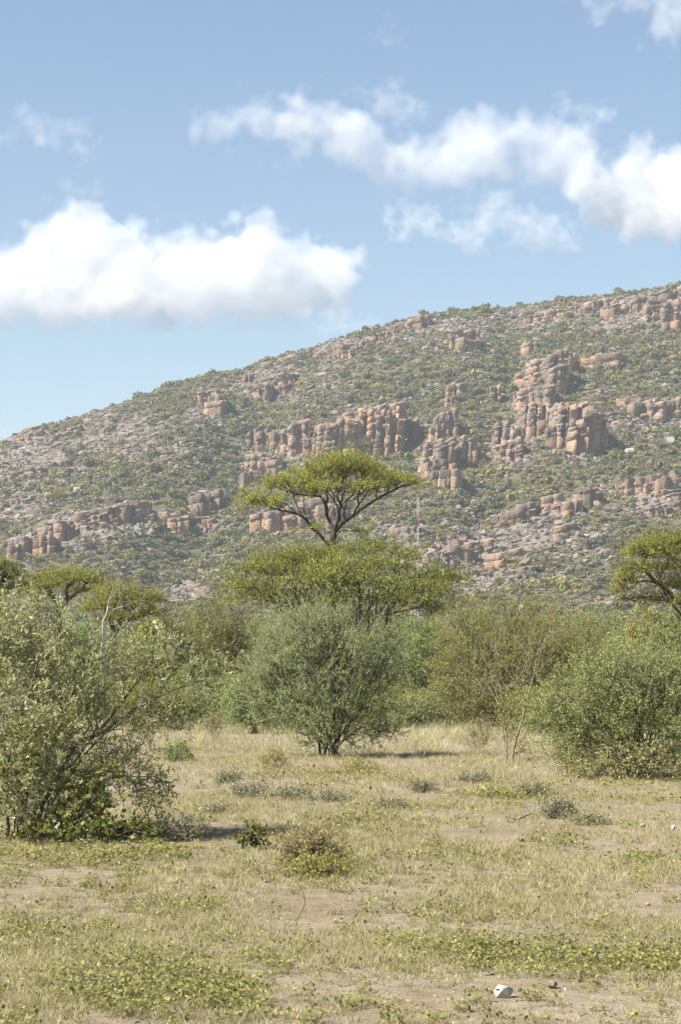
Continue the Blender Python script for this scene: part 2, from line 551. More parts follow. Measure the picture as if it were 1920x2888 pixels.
for i, ((px, py, w, h), q) in enumerate(zip(PILLARS, hits)):
    sc = q[1] / F
    W, H = w * sc * RNG.uniform(1.1, 1.5), h * sc * RNG.uniform(.86, 1.06)
    D = max(W * 0.8, H * 2.0)
    PDIM.append((W, D, H))
    me = pillar_mesh('rock_buttress', W, D, H, 500 + i, m_cliff, lean=0.06 if px > 900 else 0.02, ledges=int(np.clip(H / 2.5, 2, 8)))
    o = link('rock_buttress', me, hill, (q[0], q[1] + D * 0.36, q[2]))
    o.rotation_euler = (0, 0, RNG.uniform(-.12, .12))

# jointed blocks in the faces of the buttresses, fallen blocks at their feet, broken ledges on their heads
FB = []          # x, y, z, size x, y, z, turn
for i, ((px, py, w, h), q, (W, D, H)) in enumerate(zip(PILLARS, hits, PDIM)):
    rr = np.random.default_rng(4000 + i)
    y0 = q[1] + D * 0.36 - D * 0.5
    for k in range(int(np.clip(W * H * 0.06, 2, 12))):
        u = rr.uniform(-.52, .52); z = rr.uniform(0.02, .97) * H
        sx = rr.lognormal(-.50, .38)
        FB.append((q[0] + u * W + 0.05 * z, y0 + rr.uniform(.0, .6) + 1.2 * u * u, q[2] + z + .17 * u * W, sx * rr.uniform(.8, 1.5), sx * .8, sx * rr.choice((.5, .9, 1.8), p=(.3, .25, .45)), rr.normal(0, .15)))
    for k in range(7):
        x = q[0] + rr.normal(0, .55) * W; y = y0 - rr.uniform(0.3, 5.0)
        sx = rr.lognormal(-.35, .4)
        FB.append((x, y, float(hz(x, y)), sx * 1.2, sx, sx, rr.uniform(0, 6)))
    for k in range(7):
        u = rr.uniform(-.5, .5)
        sx = rr.lognormal(-.35, .35)
        FB.append((q[0] + u * W, y0 + rr.uniform(.3, .7) * D, q[2] + H * rr.uniform(.82, .96) + .17 * u * W, sx * 1.8, sx * 1.2, sx * .45, rr.normal(0, .4)))

# rockiness over the hillside, from where the photo shows bare rock (column, row, half-width, half-height, weight)
ROCKY = [(100, 1290, 170, 110, .9), (330, 1220, 160, 90, .8), (60, 1420, 110, 90, .7), (210, 1500, 150, 70, .8), (420, 1460, 220, 45, .8),
         (580, 1450, 70, 60, .8), (600, 1160, 80, 70, .7), (760, 1080, 130, 70, .75), (900, 1050, 130, 50, .5), (960, 990, 120, 40, .8),
         (1250, 935, 170, 45, .85), (1300, 990, 120, 40, .7), (1500, 900, 160, 35, .7), (1800, 880, 150, 70, .95), (1050, 1230, 130, 80, .8),
         (800, 1310, 130, 80, .7), (820, 1480, 160, 70, .7), (1250, 1300, 90, 110, .75), (1450, 1250, 90, 80, .7), (1630, 1220, 110, 90, .8),
         (1560, 1080, 100, 70, .7), (1800, 1190, 150, 60, .75), (1850, 1400, 170, 70, .9), (1600, 1430, 170, 70, .85), (1440, 1520, 220, 60, .95),
         (1250, 1570, 160, 60, .95), (1350, 1640, 150, 45, .9), (1600, 1560, 140, 50, .7), (1100, 1500, 110, 35, .7), (1750, 1680, 170, 40, .6),
         (520, 1680, 70, 45, .9), (330, 1610, 160, 40, .3), (1720, 1010, 120, 40, .4), (1320, 1390, 80, 60, .3), (480, 1290, 120, 80, .45)]
GREEN = [(660, 1300, 45, 170, 1.0), (700, 1560, 180, 80, .8), (1500, 990, 300, 45, .55), (1300, 1060, 170, 60, .8), (1500, 1370, 260, 50, .9),
         (1150, 1420, 170, 45, .8), (1750, 1300, 180, 50, .6), (1760, 1090, 150, 50, .7), (330, 1380, 200, 50, .6), (500, 1580, 220, 60, .8),
         (1750, 1590, 150, 40, .5), (1560, 1640, 120, 40, .6), (1180, 1180, 70, 90, .6), (150, 1370, 100, 30, .4)]


def rockiness(px, py):
    r = np.zeros_like(px)
    for a, b, w, h, k in ROCKY:
        r = np.maximum(r, k * np.exp(-((px - a) / w) ** 2 - ((py - b) / h) ** 2))
    for a, b, w, h, k in GREEN:
        r = r * (1 - 0.85 * k * np.exp(-((px - a) / w) ** 2 - ((py - b) / h) ** 2))
    return r


def hill_points(n, seed):
    r = np.random.default_rng(seed)
    y = BD + (RD + 4 - BD) * r.uniform(0.02, 1, n) ** 0.8
    x = (r.uniform(-260, 2180, n) - CX) / F * y
    return np.stack((x, y, hz(x, y)), -1)


pts = hill_points(170000, 11)
px, py = to_px(pts)
rk = rockiness(px, py)
band = fbm((pts[:, 0]) / 30.0, (pts[:, 2] - 0.17 * pts[:, 0]) / 4.5, 77, 3)     # bedding: outcrops follow tilted courses
prob = np.clip(0.07 + rk * 0.95, 0, 1) * np.clip(0.55 + 1.9 * band, 0.06, 1.3)
keep = np.random.default_rng(12).uniform(0, 1, len(pts)) < prob
pts, rk = pts[keep], rk[keep]
n = len(pts)
r = np.random.default_rng(13)
size = np.clip(r.lognormal(-0.38, 0.46, n) * (0.8 + 0.45 * rk), 0.25, 1.75)
scl = np.stack((size * r.uniform(0.9, 1.7, n), size * r.uniform(0.9, 1.4, n), size * r.uniform(0.8, 1.5, n)), -1)
eul = np.stack((r.normal(0.05, 0.14, n), r.normal(-0.20, 0.14, n), r.normal(0, 0.5, n) + PI * r.integers(0, 2, n)), -1)
pts[:, 2] += scl[:, 2] * 0.12
idx = r.integers(0, len(ROCKS), n)
order = np.argsort(-size)
big, rest = order[:290], order[290:]
for k in big:
    o = link('rock', ROCKS[idx[k]], hill, pts[k])
    o.rotation_euler = eul[k]; o.scale = scl[k]
CB = np.array(FB)
FB = []
nc = len(CB)
CROCKS = []
for m in ROCKS:
    CROCKS.append(rock_mesh('block', 1300 + len(CROCKS), m_cliff, 1.2, 44, 0.97))
scatter('cliff_blocks', [('block', m) for m in CROCKS], CB[:, :3], np.stack((r.normal(0, .10, nc), r.normal(-.17, .09, nc), CB[:, 6]), -1), CB[:, 3:6], r.integers(0, len(CROCKS), nc), parent=hill)
# outcrops: short tilted courses of blocks stepping up the slope
oc = hill_points(5200, 15)
ox_, oy_ = to_px(oc)
ork = rockiness(ox_, oy_)
rr = np.random.default_rng(16)
oc = oc[rr.uniform(0, 1, len(oc)) < np.clip(0.02 + 0.5 * ork, 0, .8)]
for (x0, y0, z0) in oc:
    nl = rr.integers(1, 5); wid = rr.uniform(1.5, 5.0)
    for l in range(nl):
        nb = max(2, int(wid * rr.uniform(.6, 1.2)))
        for b_ in range(nb):
            u = (b_ + rr.uniform(-.35, .35) - nb / 2) / nb * 2 * wid
            sx = rr.lognormal(-.25, .32)
            FB.append((x0 + u, y0 + l * .9 + rr.normal(0, .5), z0 + l * rr.uniform(.8, 1.1) + .17 * u + .1, sx * rr.uniform(.9, 1.6), sx, sx * rr.choice((.6, .9, 1.6), p=(.5, .35, .15)), rr.normal(0, .25)))
        wid *= rr.uniform(.6, .95)
FB = np.array(FB)
nf = len(FB)
scatter('rock_rubble', [('rock', m) for m in ROCKS], np.concatenate((pts[rest], FB[:, :3])), np.concatenate((eul[rest], np.stack((r.normal(0, .10, nf), r.normal(-.17, .09, nf), FB[:, 6]), -1))),
        np.concatenate((scl[rest], FB[:, 3:6])), np.concatenate((idx[rest], r.integers(0, len(ROCKS), nf))), parent=hill)
print('blocks', nf)
print('hill rocks', n)
# pale boulders one can pick out
for i, (bx, by, w, h) in enumerate([(1857, 1067, 26, 15), (1893, 1053, 16, 13), (1776, 1268, 36, 22), (1023, 1458, 26, 9), (1716, 1064, 16, 9), (1890, 1240, 30, 26),
                                    (1826, 1238, 14, 10), (410, 1368, 12, 10), (224, 1380, 36, 26), (1700, 1170, 14, 10)]):
    q = hill_hit(bx, by + h * 0.5)[0]
    s_ = q[1] / F
    o = link('boulder', rock_mesh('boulder', 900 + i, m_white, 1.0, 26, 0.35), hill, (q[0], q[1], q[2] + h * s_ * 0.3))
    o.scale = (w * s_ * 0.5, w * s_ * 0.5, h * s_ * 0.9)

# ------------------------------------------------------------------ scrub on the hillside
def quads_at(C, U, W):
    """diamond-shaped leaves: centre C, half-length vectors U, half-width vectors W"""
    n = len(C)
    V = np.empty((n, 4, 3))
    V[:, 0] = C - U; V[:, 1] = C + W; V[:, 2] = C + U; V[:, 3] = C - W
    return V.reshape(-1, 3), np.arange(n * 4).reshape(n, 4)


def shrub_proto(seed, mats, nleaf=230, leaf=0.13, flat=0.75):
    r = np.random.default_rng(seed)
    k = r.integers(5, 9)
    cen = np.column_stack((r.normal(0, .26, (k, 2)), r.uniform(.12, .55, k) * flat))
    rad = r.uniform(.17, .34, k)
    w = rad ** 2
    ch = r.choice(k, nleaf, p=w / w.sum())
    d = unit(r.normal(0, 1, (nleaf, 3)) + (0, 0, .25))
    C = cen[ch] + d * (rad[ch] * r.uniform(.55, 1.05, nleaf))[:, None] * (1, 1, .8)
    C[:, 2] = np.maximum(C[:, 2], 0.0)
    u = unit(r.normal(0, 1, (nleaf, 3)))
    nrm = unit(d * .6 + r.normal(0, .6, (nleaf, 3)) + (0, 0, .3))
    u = unit(np.cross(nrm, u)); w_ = np.cross(nrm, u)
    s_ = leaf * r.uniform(.5, 1.1, nleaf)[:, None]
    V, Fq = quads_at(C, u * s_, w_ * s_ * .7)
    # short stems
    sv, sf = [], []
    for i in range(min(k, 5)):
        a = np.array((r.normal(0, .03), r.normal(0, .03), -.25)); b = cen[i]
        p = unit(np.cross(b - a, (0.3, 1, 0.2))) * .012
        q = unit(np.cross(b - a, p)) * .012
        o = len(V) + len(sv) * 4
        sv.append(np.array((a + p, a + q, b, a - p)))
        sf += [(o, o + 1, o + 2), (o + 1, o + 3, o + 2), (o + 3, o, o + 2)]
    V = np.concatenate([V] + sv)
    return mesh_np('scrub', V, [Fq, np.array(sf)], mats, mat_idx=[0] * len(Fq) + [1] * len(sf))


m_twig = bark_mat('grey_twig', (0.10, 0.085, 0.07), (0.20, 0.17, 0.14))
SM = [leaf_mat('scrub_' + nme, cols, 0.30, 0.7, 0.12, objrand=0.22) for nme, cols in (
    ('dark_green', [(0.071, 0.094, 0.045), (0.116, 0.138, 0.065), (0.158, 0.177, 0.083)]),
    ('olive', [(0.131, 0.129, 0.052), (0.182, 0.170, 0.067), (0.221, 0.203, 0.087)]),
    ('yellow_green', [(0.182, 0.180, 0.055), (0.241, 0.221, 0.072), (0.292, 0.257, 0.096)]),
    ('grey_green', [(0.141, 0.142, 0.091), (0.191, 0.184, 0.116), (0.241, 0.226, 0.152)]),
    ('brown', [(0.172, 0.133, 0.081), (0.211, 0.165, 0.101), (0.262, 0.207, 0.136)]),
    ('gold', [(0.343, 0.267, 0.072), (0.422, 0.322, 0.091), (0.383, 0.285, 0.081)]))]
KIND_OF = [0, 0, 1, 1, 1, 1, 2, 2, 3, 3, 4, 5]
SHRUBS = [shrub_proto(40 + i, [SM[k], m_twig], flat=(0.7, 0.85, 0.95)[i % 3]) for i, k in enumerate(KIND_OF)]
KNAME = ['dark green', 'olive green', 'yellow green', 'grey green', 'brownish', 'golden yellow']

pts = hill_points(42000, 51)
px, py = to_px(pts)
rk = rockiness(px, py)
r = np.random.default_rng(52)
cl = fbm(pts[:, 0] / 24, pts[:, 1] / 36, 55, 4, 0.6)
prob = np.clip(0.58 - 0.66 * rk + 0.55 * cl, 0.05, 0.95)
keep = r.uniform(0, 1, len(pts)) < prob
pts, rk, cl, px, py = pts[keep], rk[keep], cl[keep], px[keep], py[keep]
n = len(pts)
size = np.clip(r.lognormal(0.80, 0.50, n), 0.8, 6.2) * (1 - 0.25 * rk)
# darker bushes gather in the gully, paler ones on the open slopes
gul = np.exp(-((px - 660) / 70) ** 2 - ((py - 1330) / 230) ** 2) + np.exp(-((px - 1350) / 200) ** 2 - ((py - 1090) / 60) ** 2) * .4
pale = np.exp(-((px - 1450) / 330) ** 2 - ((py - 1395) / 60) ** 2) + np.exp(-((px - 1600) / 200) ** 2 - ((py - 1640) / 50) ** 2)
wk = np.stack((0.16 + 1.1 * gul, 0.40 + 0 * gul, 0.14 + 0.7 * pale, 0.16 + .25 * pale, 0.10 + 0 * gul, 0.008 + 0 * gul), -1)
wk = np.cumsum(wk / wk.sum(1, keepdims=True), 1)
kd = (r.uniform(0, 1, n)[:, None] > wk).sum(1)
opt = [[i for i, k in enumerate(KIND_OF) if k == q] for q in range(6)]
idx = np.array([opt[k][r.integers(0, len(opt[k]))] for k in kd])
scl = np.stack((size, size, size * r.uniform(.75, 1.15, n)), -1)
eul = np.stack((np.zeros(n), np.zeros(n), r.uniform(0, 2 * PI, n)), -1)
inview = (px > 5) & (px < 1915) & (py < 1640) & ~((np.abs(px - 960) < 270) & (py > 1290) & (py < 1800))
rank = np.argsort(-(size / pts[:, 1]) * inview)
big = rank[:290]
rest = np.ones(n, bool); rest[big] = False
sil_py = np.interp(px, SIL[:, 0], SIL[:, 1])
ANCH = [(846, 1235, 'beside the pillared cliff above the umbrella tree'), (1250, 1290, 'by the broken cliff next to the mast'), (1480, 1200, 'by the narrow cliff columns in the ravine'),
        (1630, 1210, 'by the orange cliff east of the ravine'), (1560, 1060, 'around the crag at the head of the ravine'), (660, 1320, 'in the dark wooded gully'),
        (150, 1520, 'by the square outcrop low on the slope'), (400, 1460, 'along the low rock band'), (1400, 1560, 'among the slabs above the feathery bush'),
        (1500, 1390, 'on the pale grassy slope under the cliffs'), (1850, 1400, 'by the ledges above the spreading acacia'), (200, 1280, 'on the bare stony shoulder'),
        (430, 1330, 'on the mid slope of the stony shoulder'), (800, 1090, 'below the middle of the skyline'), (1300, 1040, 'on the green slope below the upper crags'),
        (1750, 1060, 'near the white boulders'), (450, 1590, 'at the hill foot behind the dead branches'), (820, 1460, 'on the rock wall behind the umbrella tree')]
for k in big:
    if py[k] < sil_py[k] + 28:
        place = 'standing on the skyline ridge'
    else:
        place = min(ANCH, key=lambda a: (a[0] - px[k]) ** 2 + (a[1] - py[k]) ** 2)[2]
    o = link('hillside_shrub', SHRUBS[idx[k]], None, pts[k])
    o.rotation_euler = eul[k]; o.scale = scl[k]
    tag(o, 'small %s shrub %s' % (KNAME[kd[k]], place), 'shrub', '%s hillside shrubs %s' % (KNAME[kd[k]], place))
# low cover between the bushes
lp = hill_points(38000, 58)
lx, ly = to_px(lp)
lk = rockiness(lx, ly)
r = np.random.default_rng(59)
lp = lp[r.uniform(0, 1, len(lp)) < np.clip(.95 - .8 * lk, .15, 1)]
ln = len(lp)
SMALL = [shrub_proto(140 + i, [SM[k], m_twig], 70, 0.22, 0.7) for i, k in enumerate((1, 2, 2, 4, 1, 3))]
ls = r.uniform(.9, 2.3, ln)
sc_ = scatter('hillside_scrub', [('scrub', m) for m in SHRUBS + SMALL], np.concatenate((pts[rest], lp)), np.concatenate((eul[rest], np.stack((0 * ls, 0 * ls, r.uniform(0, 6.28, ln)), -1))),
              np.concatenate((scl[rest], np.stack((ls, ls, ls * .8), -1))), np.concatenate((idx[rest], len(SHRUBS) + r.integers(0, 6, ln))))
tag(sc_, 'mixed green scrub covering the rocky hillside', 'scrub')
print('hill shrubs', n)

# ------------------------------------------------------------------ clouds
TAB = np.random.default_rng(99).uniform(-1, 1, (64, 64, 64)).astype(np.float32)


def noise3(p):
    i = np.floor(p).astype(np.int32)
    f = (p - i).astype(np.float32)
    f = f * f * (3 - 2 * f)
    a = i & 63; b = (i + 1) & 63
    fx, fy, fz = f[..., 0], f[..., 1], f[..., 2]
    c00 = TAB[a[..., 0], a[..., 1], a[..., 2]] * (1 - fx) + TAB[b[..., 0], a[..., 1], a[..., 2]] * fx
    c10 = TAB[a[..., 0], b[..., 1], a[..., 2]] * (1 - fx) + TAB[b[..., 0], b[..., 1], a[..., 2]] * fx
    c01 = TAB[a[..., 0], a[..., 1], b[..., 2]] * (1 - fx) + TAB[b[..., 0], a[..., 1], b[..., 2]] * fx
    c11 = TAB[a[..., 0], b[..., 1], b[..., 2]] * (1 - fx) + TAB[b[..., 0], b[..., 1], b[..., 2]] * fx
    return (c00 * (1 - fy) + c10 * fy) * (1 - fz) + (c01 * (1 - fy) + c11 * fy) * fz


def fbm3(p, octaves=5, gain=0.55):
    t = 0; a = 1.0; s_ = 0
    for o in range(octaves):
        t = t + a * noise3(p * 2.03 ** o + 7.7 * o); s_ += a; a *= gain
    return t / s_


m_cloud, nt, out = new_mat('cloud_vapour')
v = nt.nodes.new('ShaderNodeVolumePrincipled')
v.inputs['Color'].default_value = (0.89, 0.89, 0.895, 1)
v.inputs['Density'].default_value = 1.0
v.inputs['Density Attribute'].default_value = 'density'
nt.links.new(v.outputs[0], out.inputs['Volume'])
CLOUD_SCALE = 1.0


def cloud(label, d, dens, balls, soft, amp, nscale=150.0, flat=None, voxel=9.0, warp=1.0):
    """balls: (column, row, radius) in the pixels of the 1568-wide view; flat: row of a level base.
    The vapour is a voxel field: merged billows eroded by turbulence, thinning out at its edge"""
    K = 1920 / 1568
    r = np.random.default_rng(len(balls) * 7 + int(d))
    pk = K / F * d
    cs = np.array([P(b[0] * K, b[1] * K, d) for b in balls])
    Rr = np.array([b[2] * pk for b in balls])
    cs[:, 1] += r.uniform(-1, 1, len(balls)) * Rr * 0.6
    pad = 0.55 * nscale * warp
    lo = (cs - 1.2 * Rr[:, None]).min(0) - pad; hi = (cs + 1.2 * Rr[:, None]).max(0) + pad
    n = np.maximum(4, np.ceil((hi - lo) / voxel)).astype(int) + 1
    hi = lo + (n - 1) * voxel
    ax = [np.linspace(lo[k], hi[k], n[k], dtype=np.float32) for k in range(3)]
    G = np.stack(np.meshgrid(*ax, indexing='ij'), -1)
    m = np.full(G.shape[:3], -9.0, np.float32)
    wsum = np.zeros(G.shape[:3], np.float32)
    W1 = np.stack([fbm3(G / (nscale * .8) + 13.0 * k, 3, .6) for k in range(3)], -1)
    W2 = np.stack([fbm3(G / (nscale * .26) + 31.0 * k, 2, .6) for k in range(3)], -1)
    Gw = G + (W1 * nscale * 1.05 + W2 * nscale * .36).astype(np.float32) * np.float32(warp)
    for c_, R in zip(cs, Rr):
        q = 1.0 - np.linalg.norm((Gw - c_.astype(np.float32)) * np.array((1, 1, 1.15), np.float32), axis=-1) / R
        wsum += np.exp(np.clip(q * 4, -30, 4))
    m = np.log(np.maximum(wsum, 1e-12)) / 4
    big = fbm3(G / nscale, 3)
    bil = np.abs(noise3(G / (nscale * .45))) * .6 + np.abs(noise3(G / (nscale * .21) + 5)) * .3 + np.abs(noise3(G / (nscale * .10) + 9)) * .18
    fine = fbm3(G / (nscale * .3) + 3.3, 4, .65)
    x = m + amp * (0.5 * big + 0.7 * (0.40 - bil) + 0.55 * fine) + 0.02
    den = np.clip(x / soft, 0, 1)
    den = den * den * (3 - 2 * den)
    if flat is not None:
        zb = EYE + (HZ - flat * K) / F * d
        t = np.clip((G[..., 2] - zb + 40 * big) / 130, 0, 1)
        den *= t * t * (3 - 2 * t)
    den[0], den[-1], den[:, 0], den[:, -1], den[:, :, 0], den[:, :, -1] = 0, 0, 0, 0, 0, 0
    den = (den * dens).astype(np.float32)
    me = bpy.data.meshes.new('cloud_field')
    me.vertices.add(den.size)
    c0 = (lo + hi) / 2
    me.vertices.foreach_set('co', (G - c0.astype(np.float32)).astype(np.float32).ravel())
    at = me.attributes.new('vapour', 'FLOAT', 'POINT')
    at.data.foreach_set('value', den.ravel())
    field = bpy.data.objects.new('cloud_field', me)          # holds the voxel values only
    o = link('cloud', bpy.data.volumes.new('cloud'), None, c0)
    ng = bpy.data.node_groups.new('cloud', 'GeometryNodeTree')
    ng.interface.new_socket('Geometry', in_out='INPUT', socket_type='NodeSocketGeometry')
    ng.interface.new_socket('Geometry', in_out='OUTPUT', socket_type='NodeSocketGeometry')
    N, L = ng.nodes, ng.links
    gi = N.new('NodeGroupInput'); go = N.new('NodeGroupOutput')
    vc = N.new('GeometryNodeVolumeCube')
    vc.inputs['Min'].default_value = lo - c0
    vc.inputs['Max'].default_value = hi - c0
    for k, nm in enumerate(('Resolution X', 'Resolution Y', 'Resolution Z')):
        vc.inputs[nm].default_value = int(n[k])
    pos = N.new('GeometryNodeInputPosition')
    sub = N.new('ShaderNodeVectorMath'); sub.operation = 'SUBTRACT'; sub.inputs[1].default_value = lo - c0
    L.new(pos.outputs[0], sub.inputs[0])
    dv = N.new('ShaderNodeVectorMath'); dv.operation = 'SCALE'; dv.inputs['Scale'].default_value = 1 / voxel
    L.new(sub.outputs[0], dv.inputs[0])
    ad = N.new('ShaderNodeVectorMath'); ad.operation = 'ADD'; ad.inputs[1].default_value = (.5, .5, .5)
    L.new(dv.outputs[0], ad.inputs[0])
    fl = N.new('ShaderNodeVectorMath'); fl.operation = 'FLOOR'
    L.new(ad.outputs[0], fl.inputs[0])
    dt = N.new('ShaderNodeVectorMath'); dt.operation = 'DOT_PRODUCT'
    dt.inputs[1].default_value = (float(n[1] * n[2]), float(n[2]), 1.0)
    L.new(fl.outputs[0], dt.inputs[0])
    si = N.new('GeometryNodeSampleIndex'); si.data_type = 'FLOAT'; si.domain = 'POINT'; si.clamp = True
    na = N.new('GeometryNodeInputNamedAttribute'); na.data_type = 'FLOAT'; na.inputs['Name'].default_value = 'vapour'
    oi = N.new('GeometryNodeObjectInfo'); oi.inputs['Object'].default_value = field
    L.new(oi.outputs['Geometry'], si.inputs['Geometry'])
    L.new(na.outputs['Attribute'], si.inputs['Value'])
    L.new(dt.outputs['Value'], si.inputs['Index'])
    L.new(si.outputs[0], vc.inputs['Density'])
    sm = N.new('GeometryNodeSetMaterial'); sm.inputs['Material'].default_value = m_cloud
    L.new(vc.outputs[0], sm.inputs['Geometry'])
    L.new(sm.outputs[0], go.inputs[0])
    md = o.modifiers.new('vapour', 'NODES'); md.node_group = ng
    tag(o, label, 'cloud', 'fair weather clouds')
    return o


CLOUDS = True
if CLOUDS:
    cloud('big flat-bottomed white cumulus over the low end of the hill', 8200, 0.0058,
          [(-120, 660, 110), (-40, 640, 90), (20, 650, 72), (70, 615, 74), (120, 585, 74), (170, 565, 72), (215, 550, 62), (265, 548, 46), (300, 545, 30), (120, 670, 90), (220, 640, 100),
           (310, 660, 84), (390, 650, 78), (450, 625, 72), (505, 585, 62), (555, 580, 66), (610, 605, 70), (670, 625, 72), (725, 605, 68), (775, 615, 56),
           (340, 610, 66), (395, 600, 66), (440, 590, 50), (740, 660, 70), (660, 680, 70), (560, 670, 80), (450, 700, 66), (340, 720, 56), (230, 715, 60), (130, 720, 56), (40, 720, 56), (560, 735, 44), (660, 735, 40), (770, 720, 44), (-60, 720, 60)],
          0.42, 0.48, 170, flat=775, warp=.62, voxel=10)
    cloud('thin white tail of cloud trailing to the skyline', 8600, 0.0040, [(770, 735, 34), (810, 740, 34), (845, 742, 28), (872, 748, 18)], 0.9, 0.7, 110, voxel=11)
    cloud('long ragged white cloud bank across the middle of the sky', 7400, 0.0052,
          [(480, 285, 34), (530, 288, 46), (590, 288, 56), (650, 272, 58), (700, 275, 58), (750, 285, 58), (800, 290, 52), (835, 315, 50), (780, 340, 46), (700, 325, 44),
           (860, 350, 50), (905, 355, 56), (950, 360, 60), (1000, 370, 62), (1045, 345, 60), (1090, 305, 58), (1135, 330, 62), (1180, 330, 58), (1225, 320, 58), (1270, 320, 56),
           (1310, 345, 56), (930, 400, 54), (1000, 415, 50), (1080, 390, 60), (1160, 385, 62), (1240, 380, 62), (1330, 385, 60), (1380, 395, 50), (1330, 430, 50)],
          0.8, 0.6, 150, warp=.6)
    cloud('bright rounded cloud cut by the frame edge above the hill', 7400, 0.0075,
          [(1430, 395, 56), (1480, 375, 56), (1545, 365, 62), (1620, 380, 80), (1400, 420, 54), (1460, 440, 70), (1540, 440, 84), (1640, 450, 90), (1350, 425, 46), (1400, 475, 56),
           (1480, 500, 60), (1560, 520, 62), (1660, 530, 70), (1700, 440, 100)], 0.55, 0.55, 160, warp=.62)
    cloud('low thin streak of cloud just above the hilltop', 7800, 0.0062,
          [(905, 512, 26), (950, 520, 34), (1000, 526, 38), (1060, 530, 38), (1110, 530, 38), (1150, 505, 46), (1200, 512, 50), (1250, 528, 48), (1295, 545, 38), (1200, 550, 34)], 0.85, 0.65, 120)
    cloud('white cloud at the top corner of the sky', 6800, 0.0045, [(1290, -10, 34), (1350, 0, 38), (1410, 0, 42), (1470, 4, 46), (1530, 18, 52), (1590, 30, 60), (1660, 20, 70)], 0.75, 0.6, 130)
    cloud('small wisp hanging over the long cloud bank', 7000, 0.0042, [(830, 205, 26), (870, 222, 40), (915, 240, 42), (955, 250, 34), (990, 265, 22), (780, 205, 16)], 1.0, 0.8, 110, voxel=11)
    cloud('faint wisp near the left edge of the sky', 7000, 0.0042, [(-10, 315, 34), (40, 312, 34), (85, 305, 38), (130, 306, 36), (170, 320, 32), (185, 350, 22)], 1.0, 0.8, 110, voxel=11)
    cloud('tiny faint puff above the big cumulus', 7000, 0.0036, [(140, 415, 24), (165, 440, 28), (205, 432, 30), (220, 420, 18)], 1.0, 0.8, 100, voxel=11)
    cloud('pale scrap of cloud under the long bank', 7000, 0.0024, [(665, 390, 30), (685, 415, 32)], 1.0, 0.8, 100, voxel=11)
    cloud('pale scrap of cloud beyond the end of the bank', 7200, 0.0040, [(1300, 258, 26), (1345, 260, 32), (1390, 260, 28)], 1.0, 0.8, 100, voxel=11)
    cloud('very thin trace of cloud high in the blue', 6800, 0.0024, [(885, 56, 24), (915, 60, 22)], 1.0, 0.8, 90, voxel=11)

# ------------------------------------------------------------------ haze in the air between here and the hill
HAZE = True
if HAZE:
    bm = bmesh.new()
    bmesh.ops.create_cube(bm, size=1.0)
    me = bpy.data.meshes.new('haze'); bm.to_mesh(me); bm.free()
    m, nt, out = new_mat('haze_air')
    v = nt.nodes.new('ShaderNodeVolumePrincipled')
    v.inputs['Color'].default_value = (0.80, 0.90, 1.0, 1)
    v.inputs['Density'].default_value = 0.00012
    v.inputs['Anisotropy'].default_value = 0.0
    nt.links.new(v.outputs[0], out.inputs['Volume'])
    me.materials.append(m)
    haze = link('haze', me, None, (0, 2900, 135))
    haze.scale = (8200, 6400, 290)
    tag(haze, kind='stuff')

